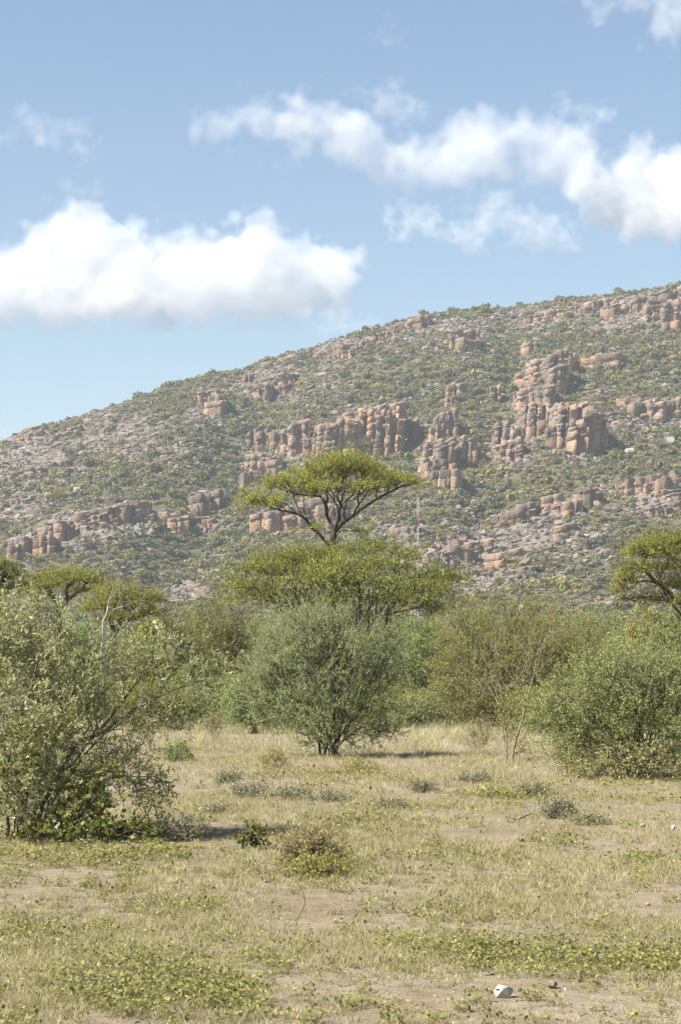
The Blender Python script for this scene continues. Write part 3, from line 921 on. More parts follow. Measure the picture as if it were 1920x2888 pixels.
# ------------------------------------------------------------------ growing trees and bushes
class Skel:
    """branch skeleton: nodes with parents; limbs are drawn by hand, the rest reaches for points of the crown"""
    def __init__(self, seed):
        self.p = []; self.par = []; self.len = []
        self.r = np.random.default_rng(seed)

    def add(self, pt, par):
        pt = np.asarray(pt, float)
        self.p.append(pt); self.par.append(par)
        self.len.append(0.0 if par < 0 else self.len[par] + np.linalg.norm(pt - self.p[par]))
        return len(self.p) - 1

    def limb(self, pts, par=-1, step=0.3, wob=0.03):
        """a smooth, slightly crooked limb through pts; starts from node par if given"""
        pts = [np.asarray(q, float) for q in pts]
        if par >= 0:
            pts = [self.p[par]] + pts
        k = par
        if par < 0:
            k = self.add(pts[0], -1)
        ids = [k]
        for i in range(len(pts) - 1):
            a, b = pts[i], pts[i + 1]
            pa = pts[i - 1] if i > 0 else a - (b - a)
            pb = pts[i + 2] if i + 2 < len(pts) else b + (b - a)
            L = np.linalg.norm(b - a)
            n = max(1, int(L / step))
            for j in range(1, n + 1):
                t = j / n
                q = 0.5 * ((2 * a) + (b - pa) * t + (2 * pa - 5 * a + 4 * b - pb) * t * t + (3 * a - pa - 3 * b + pb) * t ** 3)
                if j < n:
                    q = q + self.r.normal(0, wob * min(L, 2.0), 3)
                k = self.add(q, k)
                ids.append(k)
        return ids

    def reach(self, targets, step=0.25, alpha=0.35, wob=0.05, sag=0.0, up=0.0):
        """connect every target to the nearest fitting node, nearest targets first; returns the tip nodes"""
        T = np.asarray(targets, float)
        base = np.array(self.p)
        dmin = np.array([np.min(np.linalg.norm(base - t, axis=1)) for t in T])
        order = np.argsort(dmin)
        cap = len(self.p) + int(np.sum(dmin) / step) + 4 * len(T) + 16
        A = np.zeros((cap, 3)); Ln = np.zeros(cap); Dr = np.zeros((cap, 3))
        n = len(self.p)
        A[:n] = base; Ln[:n] = self.len
        for i in range(n):
            if self.par[i] >= 0:
                Dr[i] = unit(base[i] - base[self.par[i]])
        tips = []
        for ti in order:
            t = T[ti]
            v = t - A[:n]
            d = np.linalg.norm(v, axis=1) + 1e-6
            cosang = (v * Dr[:n]).sum(1) / d
            cost = d * (1.35 - 0.45 * cosang) + alpha * Ln[:n]
            k = int(np.argmin(cost))
            L = d[k]
            m = max(1, int(L / step))
            a = A[k]
            dirn = Dr[k] if np.any(Dr[k]) else unit(v[k])
            c1 = a + (dirn * 0.55 + unit(v[k]) * 0.45) * L * 0.4 + (0, 0, up * L)
            for j in range(1, m + 1):
                s = j / m
                q = (1 - s) ** 2 * a + 2 * s * (1 - s) * c1 + s * s * t
                if j < m:
                    q = q + self.r.normal(0, wob * min(L, 1.0), 3)
                k2 = self.add(q, k if j == 1 else k2)
                if n >= cap - 1:
                    A = np.concatenate((A, np.zeros((cap, 3)))); Ln = np.concatenate((Ln, np.zeros(cap))); Dr = np.concatenate((Dr, np.zeros((cap, 3)))); cap *= 2
                A[n] = q; Ln[n] = self.len[k2]; Dr[n] = unit(q - self.p[self.par[k2]])
                n += 1
            tips.append(k2)
        return tips

    def radii(self, tip, root, power=2.2):
        n = len(self.p)
        w = np.zeros(n)
        ch = np.zeros(n, int)
        for i in range(n):
            if self.par[i] >= 0:
                ch[self.par[i]] += 1
        w[ch == 0] = 1.0
        for i in range(n - 1, -1, -1):      # parents always come before children
            if self.par[i] >= 0:
                w[self.par[i]] += w[i]
        mx = w.max()
        e = math.log(root / tip) / math.log(max(mx, 2.0))
        return tip * w ** e, w

    def tubes(self, R, w, sides=6, minr=0.0):
        n = len(self.p)
        Pn = np.array(self.p)
        best = np.full(n, -1)
        kids = [[] for _ in range(n)]
        for i in range(n):
            if self.par[i] >= 0:
                kids[self.par[i]].append(i)
        starts = []
        for i in range(n):
            if kids[i]:
                b = max(kids[i], key=lambda q: w[q])
                best[i] = b
                starts += [(i, q) for q in kids[i] if q != b]
            if self.par[i] < 0:
                starts.append((-1, i))
        V, Q, T = [], [], []
        off = 0
        for (pa, st) in starts:
            chain = [st]
            while best[chain[-1]] >= 0:
                chain.append(best[chain[-1]])
            pts = Pn[chain]; rr = R[chain]
            if pa >= 0:
                pts = np.concatenate((Pn[pa:pa + 1], pts)); rr = np.concatenate((rr[:1] * 1.08, rr))
            if len(pts) < 2:
                continue
            if minr and rr.max() < minr:
                continue
            sd = sides if rr[0] > 0.02 else (5 if rr[0] > 0.01 else 3)
            d = np.gradient(pts, axis=0)
            d = unit(d)
            u = np.cross(d[0], (0.31, 0.2, 0.93)); u = unit(u)
            us = []
            for k in range(len(pts)):
                u = unit(u - d[k] * (u @ d[k])); us.append(u)
            us = np.array(us); vs_ = np.cross(d, us)
            a = np.linspace(0, 2 * PI, sd, endpoint=False)
            ring = pts[:, None] + rr[:, None, None] * (np.cos(a)[None, :, None] * us[:, None] + np.sin(a)[None, :, None] * vs_[:, None])
            m = len(pts)
            I = off + np.arange(m * sd).reshape(m, sd)
            J = np.roll(I, -1, 1)
            V.append(ring.reshape(-1, 3))
            Q.append(np.stack((I[:-1], J[:-1], J[1:], I[1:]), -1).reshape(-1, 4))
            V.append(pts[-1:] + d[-1:] * rr[-1])
            T.append(np.stack((I[-1], J[-1], np.full(sd, off + m * sd)), -1))
            off += m * sd + 1
        return np.concatenate(V), np.concatenate(Q), np.concatenate(T)


def blob(c, rad, n, r, shell=0.45, dome=False):
    """n points in an ellipsoid, more of them towards its skin; dome keeps the upper part"""
    d = unit(r.normal(0, 1, (n, 3)))
    if dome:
        d[:, 2] = np.abs(d[:, 2]) - 0.12
    u = r.uniform(0, 1, n) ** shell
    return np.asarray(c) + d * (u[:, None] * 0.96 + 0.04) * np.asarray(rad)


def spray(r, starts, dirs, k, length, spread, nleaf, leaf, width, droop=0.0, upbias=0.0, leaf_up=0.35, along=(0.1, 1.0), fan=0.9, flat=1.0, tail=0.10):
    """k twigs from every start; leaves along them. returns twig lines and leaf quads"""
    n = len(starts) * k
    S = np.repeat(starts, k, 0)
    D = unit(np.repeat(dirs, k, 0) + r.normal(0, spread, (n, 3)) * (1, 1, flat) + (0, 0, upbias))
    L = length * r.uniform(0.5, 1.2, n) * np.where(r.uniform(0, 1, n) < tail, r.uniform(1.4, 2.4, n), 1.0)
    bend = r.normal(0, 0.12, (n, 3)) - np.array((0, 0, droop))
    t = r.uniform(along[0], along[1], (n, nleaf))
    C = S[:, None] + D[:, None] * (t * L[:, None])[..., None] + bend[:, None] * (t * t * L[:, None])[..., None]
    tang = unit(D[:, None] + 2 * bend[:, None] * t[..., None])
    ld = unit(tang * (1 - fan * 0.5) + r.normal(0, fan * 0.6, C.shape))
    mid_ = np.array((S[:, 0].mean(), S[:, 1].mean(), np.percentile(S[:, 2], 20)))
    outw = unit((S - mid_) / (S.std(0) + 1e-6))[:, None]
    nr = unit(r.normal(0, 0.55, C.shape) + (0, 0, leaf_up) + outw * 0.55)
    side = unit(np.cross(ld, nr))
    sz = leaf * r.uniform(0.6, 1.25, C.shape[:2])[..., None]
    U = (ld * sz * 0.5).reshape(-1, 3); W = (side * sz * width * 0.5).reshape(-1, 3)
    C = C.reshape(-1, 3) + U
    V, Q = quads_at(C, U, W)
    E = S + D * L[:, None] + bend * L[:, None]
    M = S + D * (L * .5)[:, None] + bend * (L * .25)[:, None]
    return (S, M, E), V, Q


def twig_mesh(lines, rad):
    S, M, E = lines
    n = len(S)
    d = unit(E - S)
    u = unit(np.cross(d, (0.3, 0.5, 0.8))); v = np.cross(d, u)
    V = np.empty((n, 7, 3))
    for k in range(3):
        a = 2 * PI * k / 3
        o = u * math.cos(a) + v * math.sin(a)
        V[:, k] = S + o * rad
        V[:, 3 + k] = M + o * rad * 0.7
    V[:, 6] = E
    b = (np.arange(n) * 7)[:, None]
    Q = np.concatenate([b + np.array((k, (k + 1) % 3, 3 + (k + 1) % 3, 3 + k))[None] for k in range(3)])
    T = np.concatenate([b + np.array((3 + k, 3 + (k + 1) % 3, 6))[None] for k in range(3)])
    return V.reshape(-1, 3), Q, T


def stack_mesh(name, parts, mats, smooth=True):
    """parts: (verts, [face arrays], material index)"""
    V, Fs, MI = [], [], []
    off = 0
    f4, f3, m4, m3 = [], [], [], []
    for v, fl, mi in parts:
        V.append(v)
        for f in fl:
            if not len(f): continue
            if f.shape[1] == 4: f4.append(f + off); m4.append(np.full(len(f), mi))
            else: f3.append(f + off); m3.append(np.full(len(f), mi))
        off += len(v)
    fs, mi = [], []
    if f4: fs.append(np.concatenate(f4)); mi += m4
    if f3: fs.append(np.concatenate(f3)); mi += m3
    return mesh_np(name, np.concatenate(V), fs, mats, smooth, np.concatenate(mi))


TRI = [0]


def plant(name, label, cat, base, sk, tips, bark, leafm, tip_r, root_r, sp, names=('trunk', 'crown'), twig_r=0.004, group=None, twig_mat=None):
    """assemble a thing: Empty at the base > trunk with limbs, crown of twigs and leaves"""
    base = np.array((base[0], base[1], float(gh(base[0], base[1]))))
    R, w = sk.radii(tip_r, root_r)
    Pn = np.array(sk.p)
    root = bpy.data.objects.new(name, None)
    root.location = base
    root.empty_display_size = 0.3
    COL.objects.link(root)
    V, Q, T = sk.tubes(R, w)
    tr = mesh_np(names[0], V - base, [Q, T], bark, True)
    link(names[0], tr, root)
    tips = np.array(tips)
    starts = Pn[tips]
    par = np.array([sk.par[t] for t in tips])
    dirs = unit(starts - Pn[par])
    r = sk.r
    lines, LV, LQ = spray(r, starts, dirs, **sp)
    TV, TQ, TT = twig_mesh(lines, twig_r)
    cr = link(names[1], mesh_np(names[1], LV - base, LQ, leafm), root)
    tw = link('twigs', mesh_np('twigs', TV - base, [TQ, TT], twig_mat or bark), cr)
    tw['kind'] = 'stuff'
    n = 2 * len(Q) + len(T) + 2 * len(LQ) + 2 * len(TQ) + len(TT)
    TRI[0] += n
    tag(root, label, cat, group)
    return root


M_ACACIA = leaf_mat('acacia_leaf', [(0.232, 0.269, 0.034), (0.331, 0.361, 0.045), (0.419, 0.429, 0.060)], 0.36, patch_col=(0.287, 0.260, 0.070), patch=0.25, pscale=0.9)
M_ACACIA2 = leaf_mat('acacia_leaf_deep', [(0.169, 0.207, 0.030), (0.265, 0.295, 0.043), (0.350, 0.362, 0.052)], 0.30, patch_col=(0.169, 0.207, 0.043), patch=0.5, pscale=0.8)
M_OLIVEAC = leaf_mat('acacia_leaf_olive', [(0.213, 0.227, 0.040), (0.288, 0.287, 0.050), (0.352, 0.342, 0.068)], 0.48)
M_THORN = leaf_mat('thorn_bush_leaf', [(0.170, 0.247, 0.079), (0.239, 0.322, 0.103), (0.319, 0.390, 0.144)], 0.48, patch_col=(0.319, 0.360, 0.148), patch=0.5)
M_RIGHT = leaf_mat('green_thorn_leaf', [(0.227, 0.271, 0.080), (0.315, 0.349, 0.106), (0.392, 0.407, 0.143)], 0.48, patch_col=(0.252, 0.300, 0.122), patch=0.6)
M_FEATHER = leaf_mat('feathery_leaf', [(0.202, 0.197, 0.041), (0.276, 0.257, 0.052), (0.340, 0.289, 0.074), (0.234, 0.262, 0.052)], 0.48, patch_col=(0.181, 0.235, 0.046), patch=0.5)
M_LONG = leaf_mat('long_grey_leaf', [(0.185, 0.222, 0.078), (0.284, 0.312, 0.131), (0.408, 0.403, 0.195), (0.518, 0.487, 0.249), (0.235, 0.278, 0.087)], 0.48, rough=0.42, spec=0.4, patch_col=(0.246, 0.283, 0.097), patch=0.5)
M_LEAFY = leaf_mat('leafy_bush_leaf', [(0.152, 0.195, 0.050), (0.209, 0.252, 0.070), (0.275, 0.304, 0.100)], 0.48)
M_VINE = leaf_mat('creeper_leaf', [(0.069, 0.101, 0.023), (0.120, 0.156, 0.034), (0.184, 0.201, 0.047), (0.303, 0.221, 0.052)], 0.45, rough=0.4, spec=0.4)
M_DRYLEAF = leaf_mat('dry_creeper_leaf', [(0.28, 0.20, 0.095), (0.38, 0.28, 0.135), (0.22, 0.23, 0.075), (0.36, 0.32, 0.12)], 0.35)
M_HERB = leaf_mat('grey_herb_leaf', [(0.20, 0.21, 0.11), (0.28, 0.28, 0.15), (0.22, 0.20, 0.12), (0.34, 0.32, 0.19)], 0.3)
M_YHERB = leaf_mat('yellowing_herb_leaf', [(0.24, 0.27, 0.06), (0.34, 0.33, 0.075), (0.42, 0.36, 0.09), (0.30, 0.24, 0.10)], 0.38)
M_BARK = bark_mat('acacia_bark', (0.030, 0.024, 0.018), (0.085, 0.066, 0.048))
M_BARK2 = bark_mat('thorn_bark', (0.055, 0.045, 0.034), (0.13, 0.11, 0.085))
M_BARK3 = bark_mat('pale_bark', (0.15, 0.125, 0.085), (0.26, 0.22, 0.155))
M_DEAD = bark_mat('bleached_wood', (0.20, 0.185, 0.16), (0.36, 0.34, 0.30))
M_BARK4 = bark_mat('grey_brown_bark', (0.085, 0.072, 0.058), (0.19, 0.165, 0.135))


def pxs(D):
    return D / F


# --- the umbrella tree --------------------------------------------------------------------------
def umbrella_tree():
    D = 95.0
    s = pxs(D)
    sk = Skel(1)
    q = lambda x, y, dy=0.0: P(x, y, D + dy)
    base = P(940, HZ, D); base[2] = -0.1
    trunk = sk.limb([base, q(938, 1800), q(941, 1650), q(937, 1552), q(941, 1500)], step=0.4, wob=0.012)
    f1 = trunk[-1]; lowf = trunk[-3]
    a = sk.limb([q(931, 1475, .2), q(922, 1455, .5), q(919, 1425, .8), q(905, 1400, 1.0)], f1, 0.25, 0.02)
    b = sk.limb([q(948, 1480, -.2), q(957, 1462, -.4), q(955, 1440, -.6), q(962, 1425, -.9), q(948, 1400, -1.0)], f1, 0.25, 0.02)
    b2 = sk.limb([q(944, 1450, .3), q(940, 1425, .6), q(945, 1400, .8)], b[2], 0.25, 0.02)
    c = sk.limb([q(970, 1472, .3), q(1000, 1450, .3), q(1030, 1428, 0.), q(1060, 1408, -.3), q(1105, 1385, -.5)], f1, 0.25, 0.02)
    c2 = sk.limb([q(1100, 1402, -.4), q(1140, 1400, -.2), q(1160, 1418, 0)], c[-4], 0.3, 0.03)
    d = sk.limb([q(905, 1512, -.3), q(880, 1490, -.5), q(866, 1468, -.6), q(852, 1455, -.7), q(810, 1442, -.8), q(762, 1430, -.9)], lowf, 0.25, 0.02)
    for a_, tgt in ((a, [q(872, 1398, .8), q(820, 1388, .6), q(770, 1372, .5)]), (a, [q(890, 1385, 1.6), q(850, 1360, 2.0)]), (b, [q(960, 1378, -1.5), q(985, 1360, -2.0)]),
                    (b2, [q(930, 1378, 1.8), q(925, 1350, 2.4)]), (c, [q(1130, 1372, .2), q(1170, 1365, .3)]), (c, [q(1060, 1385, -1.4), q(1090, 1370, -2.2)])):
        sk.limb(tgt, a_[-1], 0.25, 0.03)
    r = sk.r
    T = []
    # flat tiers: (column, row, half width, half height, depth offset, half depth, points)
    for (x, y, w, h, dy, dd, n) in [(955, 1318, 105, 34, 0, 2.2, 170), (905, 1338, 110, 26, .8, 2.3, 130), (1010, 1325, 110, 28, .5, 2.3, 140), (965, 1300, 70, 28, 0, 1.5, 90),
                                    (835, 1362, 100, 17, .3, 1.7, 95), (790, 1358, 60, 12, .2, 1.2, 45), (1085, 1348, 75, 18, 0, 1.6, 85), (1140, 1360, 62, 15, .2, 1.2, 60),
                                    (945, 1370, 90, 12, -1.0, 1.2, 70), (1040, 1372, 50, 10, -1.2, 1.1, 30), (870, 1385, 45, 9, .2, 1.0, 26),
                                    (735, 1412, 52, 13, -.8, 1.0, 62), (785, 1418, 40, 11, -.9, .9, 34), (700, 1396, 20, 8, -.8, .5, 14),
                                    (885, 1490, 30, 6, -.5, .5, 16), (1010, 1492, 26, 6, 0, .6, 16), (1000, 1385, 40, 8, .8, 1.0, 22)]:
        T.append(blob(q(x, y + 6, dy), (w * s * 1.06, dd, h * s * 0.6), int(n * .82), r, 0.6, dome=True) + r.normal(0, .10, (int(n * .82), 3)) * (2.0, 1, .8))
    T = np.concatenate(T)
    tips = sk.reach(T, 0.22, 0.42, 0.05, up=-0.05)
    return plant('umbrella_tree', 'tall umbrella thorn with flat tiered crown and bare forked trunk', 'tree', base[:2], sk, tips, M_BARK, M_ACACIA, 0.008, 0.155,
                 dict(k=5, length=0.50, spread=0.6, nleaf=9, leaf=0.085, width=0.30, upbias=0.28, leaf_up=0.8, flat=0.4), twig_r=0.006)


umbrella_tree()


# --- the broad flat-topped acacia under it --------------------------------------------------------
def broad_acacia():
    D = 82.0
    s = pxs(D)
    sk = Skel(2)
    q = lambda x, y, dy=0.0: P(x, y, D + dy)
    base = P(985, HZ, D); base[2] = -0.1
    tr = sk.limb([base, q(985, 1880), q(990, 1835)], step=0.3, wob=0.01)
    k = tr[-1]
    l1 = sk.limb([q(960, 1790, -.5), q(930, 1745, -1), q(905, 1710, -1.2), q(870, 1680, -1.2), q(840, 1640, -1.2)], k, .3, .02)
    l2 = sk.limb([q(930, 1790, .3), q(860, 1735, .6), q(800, 1710, .8), q(730, 1685, .8), q(690, 1665, .8)], k, .3, .02)
    l3 = sk.limb([q(1005, 1775, -.6), q(1005, 1730, -1.0), q(1015, 1690, -1.2), q(1030, 1650, -1.4)], k, .3, .02)
    l4 = sk.limb([q(1030, 1785, .2), q(1090, 1735, .4), q(1150, 1720, .2), q(1210, 1700, .2)], k, .3, .02)
    l5 = sk.limb([q(1015, 1770, 1), q(1050, 1700, 1.8), q(1100, 1640, 2.0), q(1190, 1625, 2), q(1250, 1620, 2)], k, .3, .02)
    l6 = sk.limb([q(1000, 1760, 1.5), q(1000, 1660, 2.5), q(1030, 1590, 2.8), q(1070, 1560, 2.8)], k, .3, .02)
    l7 = sk.limb([q(970, 1770, 1.5), q(930, 1680, 2.4), q(880, 1610, 2.6)], k, .3, .02)
    r = sk.r
    T = []
    for (x, y, w, h, dy, dd, n) in [(700, 1652, 78, 20, .6, 1.6, 85), (770, 1610, 110, 34, .6, 1.8, 150), (820, 1580, 110, 26, 1.2, 1.8, 120), (880, 1570, 90, 26, 1.8, 1.8, 100),
                                    (960, 1610, 140, 36, -.4, 2.0, 190), (900, 1640, 120, 26, -1.4, 1.6, 130), (1010, 1640, 110, 24, -1.6, 1.6, 110), (1060, 1600, 100, 24, .4, 1.8, 90),
                                    (1040, 1548, 90, 16, 2.6, 1.3, 65), (980, 1565, 60, 16, 2.2, 1.2, 45), (1140, 1568, 55, 13, 2.2, 1.0, 40), (1170, 1660, 100, 20, 0, 1.7, 110),
                                    (1215, 1622, 90, 16, 1.6, 1.4, 80), (1270, 1625, 46, 14, 1.8, 1.0, 30), (1120, 1690, 130, 26, -.6, 1.8, 130), (1210, 1710, 80, 18, .2, 1.3, 55),
                                    (760, 1680, 110, 22, .4, 1.7, 95), (850, 1700, 90, 18, .2, 1.6, 60), (960, 1690, 90, 20, -1.6, 1.2, 60), (1060, 1745, 110, 22, .2, 1.6, 70), (880, 1745, 80, 20, .8, 1.5, 40),
                                    (1130, 1775, 90, 22, .4, 1.3, 50), (1010, 1790, 70, 24, .8, 1.2, 36)]:
        T.append(blob(q(x, y + 6, dy), (w * s * 1.06, dd, h * s * 0.6), int(n * .82), r, 0.6, dome=True) + r.normal(0, .10, (int(n * .82), 3)) * (2.0, 1, .8))
    T = np.concatenate(T)
    tips = sk.reach(T, 0.22, 0.36, 0.05)
    return plant('flat_topped_acacia', 'broad green acacia with layered spreading boughs below the umbrella tree', 'tree', base[:2], sk, tips, M_BARK, M_ACACIA2, 0.008, 0.14,
                 dict(k=5, length=0.58, spread=0.55, nleaf=9, leaf=0.09, width=0.30, upbias=0.26, leaf_up=0.8, flat=0.4), twig_r=0.006)


broad_acacia()


# --- bushes: a fan of stems from one foot and a crown volume ----------------------------------------
def bush(name, label, cat, foot, D, stems, vol, n, seed, bark, leafm, sp, tip_r=0.004, root_r=0.045, alpha=0.25, shell=0.42, names=('stems', 'foliage'), twig_r=0.004, group=None,
         wob=0.05, step=0.16, foot_r=0.10, dome=False, twig_mat=None):
    """foot: (column, row); stems: list of polylines of (column, row, depth offset); vol: (column,row,halfw,halfh,dy,halfdepth,weight)"""
    s = pxs(D)
    sk = Skel(seed)
    r = sk.r
    bx = (foot[0] - CX) * s
    base = np.array((bx, D, float(gh(bx, D))))
    for st in stems:
        st = list(st)
        f0 = base + np.array((r.normal(0, foot_r), r.normal(0, foot_r), -0.06))
        if len(st[0]) == 4:                      # a stem with its own foot column
            f0 = np.array(((st[0][3] - CX) * s, D + st[0][2] * .3, base[2] - 0.06))
        sk.limb([f0] + [P(t[0], t[1], D + t[2]) for t in st], -1, step, 0.018)
    W = sum(v[6] for v in vol)
    T = [blob(P(v[0], v[1], D + v[4]), (v[2] * s, v[5], v[3] * s), max(3, int(n * v[6] / W)), r, shell, dome) for v in vol]
    T = np.concatenate(T)
    T = T[T[:, 2] > base[2] + min(0.10, 0.08 * (T[:, 2].max() - base[2]))]
    tips = sk.reach(T, step, alpha, wob)
    return plant(name, label, cat, (bx, D), sk, tips, bark, leafm, tip_r, root_r, sp, names, twig_r, group, twig_mat)


# central grey-green thorn bush
bush('thorn_bush', 'rounded grey-green thorn bush standing alone before the umbrella tree', 'bush', (935, 2128), 42.6,
     [[(905, 2060, -.2), (850, 1990, -.4), (790, 1900, -.5)], [(920, 2050, .2), (890, 1950, .4), (870, 1850, .5), (850, 1770, .5)],
      [(940, 2040, -.3), (945, 1940, -.5), (935, 1840, -.6), (930, 1760, -.5)], [(960, 2050, .2), (990, 1960, .4), (1010, 1870, .5), (1030, 1790, .4)],
      [(970, 2060, -.2), (1020, 2000, -.4), (1070, 1930, -.5), (1110, 1870, -.4)], [(890, 2070, .1), (820, 2020, .1), (740, 1960, .1), (700, 1890, .2)],
      [(985, 2075, .2), (1040, 2040, .4), (1090, 2020, .4)], [(915, 2040, -.6), (900, 1950, -.9), (880, 1880, -1.0)], [(955, 2040, -.7), (975, 1950, -1.0), (985, 1880, -1.1)]],
     [(910, 1880, 165, 125, 0, 1.25, 56), (850, 1820, 130, 100, .2, 1.0, 24), (1000, 1850, 110, 100, .1, 1.0, 22), (780, 1890, 90, 80, .1, .8, 12), (1065, 1880, 70, 80, .1, .7, 9),
      (900, 1760, 110, 45, .2, .8, 14), (1000, 1990, 120, 45, -.2, .9, 12), (810, 1990, 90, 45, 0, .8, 8), (900, 1990, 130, 50, -.4, .8, 12), (1070, 2060, 60, 24, .2, .5, 4), (880, 2040, 130, 34, -.4, .9, 9), (935, 2085, 80, 30, -.4, .6, 6), (990, 2060, 100, 30, -.2, .8, 6), (760, 1950, 80, 70, .2, .7, 8), (1100, 1800, 40, 50, .1, .5, 4)],
     1700, 3, M_BARK2, M_THORN, dict(k=4, length=0.34, spread=0.38, nleaf=13, leaf=0.040, width=0.42, upbias=0.34, leaf_up=0.4, fan=1.1, tail=.24), 0.0035, 0.034, twig_r=0.0042, twig_mat=M_BARK3)

# pale-twigged bush peeping out behind it
bush('thorn_bush', 'pale-twigged bush half hidden behind the central thorn bush', 'bush', (1160, 2040), 75.6,
     [[(1150, 1950, 0), (1130, 1850, 0), (1110, 1790, 0)], [(1165, 1950, .2), (1175, 1850, .3), (1180, 1780, .3)], [(1180, 1960, -.2), (1210, 1880, -.2), (1235, 1800, -.2)]],
     [(1160, 1840, 100, 80, 0, 1.0, 3), (1200, 1800, 70, 45, 0, .8, 1.4), (1110, 1900, 80, 80, 0, .8, 1.2), (1190, 1920, 70, 70, 0, .8, 1), (1160, 1985, 90, 55, 0, 1.0, 1.6)],
     420, 4, M_BARK4, M_THORN, dict(k=4, length=0.45, spread=0.5, nleaf=10, leaf=0.075, width=0.5, upbias=0.2, fan=1.1), 0.005, 0.05)

# olive feathery bush
def feather_bush(label, foot, D, cx_, top, w, h, n, seed, group=None, mat=M_FEATHER, name='feathery_bush', kk=6):
    D = EYE * F / (foot[1] - HZ)
    h = foot[1] - top
    st = []
    r = np.random.default_rng(seed)
    for i in range(11):
        f = (i / 10 - 0.5) * 1.8
        st.append([(foot[0] + f * w * .25, foot[1] - h * .3, r.uniform(-.5, .5)), (cx_ + f * w * .55, foot[1] - h * .6, r.uniform(-.8, .8)), (cx_ + f * w * .85, foot[1] - h * (.93 - .25 * abs(f)), r.uniform(-1, 1))])
    mid = top + h * .44
    return bush(name, label, 'bush', foot, D, st,
                [(cx_, mid, w * .98, h * .42, 0, w * pxs(D) * .75, 5), (cx_ - w * .45, mid + h * .12, w * .55, h * .36, 0, w * pxs(D) * .5, 1.7), (cx_ + w * .45, mid + h * .12, w * .55, h * .36, 0, w * pxs(D) * .5, 1.5)],
                n, seed, M_BARK4, mat, dict(k=kk, length=0.0105 * D, spread=0.26, nleaf=9, leaf=0.00115 * D, width=0.38, upbias=0.55, fan=0.6, leaf_up=.3), 0.004, 0.04, names=('stems', 'foliage'), twig_r=0.00007 * D, group=group, step=0.004 * D, foot_r=0.35)


feather_bush('olive-brown feathery bush fanning upward behind the pale slender sapling', (1440, 2062), 55.0, 1430, 1690, 215, 340, 760, 5)
feather_bush('smaller olive feathery bush filling the gap beside the spreading thorn bush', (1640, 2020), 62.0, 1645, 1775, 110, 285, 260, 6)

# slender pale sapling in front of it
def sapling():
    D = 40.5
    return bush('sapling', 'slender pale sapling with bare forking branches on two thin stems', 'tree', (1436, 2158), D,
                [[(1428, 2080, 0, 1430), (1418, 2020, 0), (1405, 1985, .1), (1375, 1935, .2), (1340, 1890, .2), (1290, 1850, .2)],
                 [(1420, 2010, 0.02, 1432), (1424, 1980, 0), (1410, 1930, -.1), (1385, 1880, -.2), (1360, 1830, -.2)],
                 [(1455, 2080, -.1, 1442), (1478, 2000, -.1), (1492, 1950, -.1), (1508, 1890, -.15), (1515, 1840, -.2), (1540, 1800, -.2), (1600, 1765, -.2)],
                 [(1458, 2070, .1, 1444), (1484, 1985, .1), (1460, 1945, .1), (1430, 1890, .2), (1405, 1850, .2)],
                 [(1460, 2075, 0, 1445), (1490, 1970, .1), (1505, 1900, .2), (1520, 1860, .2), (1525, 1820, .2), (1480, 1790, .2)],
                 [(1425, 2075, .1, 1429), (1395, 2040, .2), (1360, 2020, .2), (1320, 1990, .2)]],
                [(1440, 1900, 150, 110, 0, .8, 4), (1560, 1790, 70, 40, 0, .4, 1), (1330, 1930, 80, 90, 0, .5, 1), (1440, 2050, 60, 50, 0, .4, 1.1), (1480, 2110, 40, 30, 0, .3, .6)],
                230, 8, M_BARK3, M_FEATHER, dict(k=3, length=0.26, spread=0.5, nleaf=4, leaf=0.04, width=0.5, upbias=0.2), 0.003, 0.019, twig_r=0.0025, names=('stems', 'foliage'), foot_r=0.03)


sapling()

# big spreading thorn bush at the right-hand side
bush('spreading_thorn_bush', 'wide bright green thorn bush with dry creeper skirting its foot', 'bush', (1800, 2190), 34.5,
     [[(1760, 2110, -.2), (1700, 2040, -.3), (1620, 1980, -.3), (1560, 1960, -.3)], [(1780, 2100, .1), (1740, 2000, .2), (1690, 1920, .3), (1650, 1860, .3)],
      [(1800, 2100, -.3), (1790, 2000, -.5), (1770, 1900, -.6), (1760, 1840, -.6)], [(1830, 2100, .2), (1850, 2000, .3), (1860, 1900, .3), (1870, 1820, .3)],
      [(1860, 2110, 0), (1920, 2030, 0), (1980, 1950, 0), (2020, 1880, 0)], [(1760, 2130, .3), (1690, 2090, .4), (1610, 2060, .4), (1540, 2060, .4)], [(1810, 2090, -.7), (1830, 2000, -1.0), (1850, 1930, -1.1)],
      [(1890, 2120, -.3), (1980, 2080, -.4), (2050, 2000, -.4)]],
     [(1780, 1960, 230, 130, 0, 1.5, 60), (1660, 1980, 140, 100, 0, 1.0, 26), (1870, 1920, 150, 90, .1, 1.2, 26), (1960, 1960, 160, 130, 0, 1.2, 34), (1600, 2040, 90, 70, .1, .8, 12), (1740, 1910, 120, 70, .2, 1.0, 14),
      (1700, 2080, 130, 60, -.2, .9, 16), (1850, 2080, 140, 70, -.5, .9, 18), (1560, 1985, 60, 50, 0, .6, 6), (1950, 2090, 120, 70, -.3, .9, 10), (1720, 2150, 150, 44, -.2, 1.0, 16), (1880, 2160, 130, 44, -.4, 1.0, 14), (1620, 2110, 90, 44, 0, .7, 7)],
     1560, 9, M_BARK2, M_RIGHT, dict(k=4, length=0.32, spread=0.42, nleaf=12, leaf=0.037, width=0.5, upbias=0.25, leaf_up=0.5, fan=1.1, tail=.10), 0.0035, 0.030, twig_r=0.003)

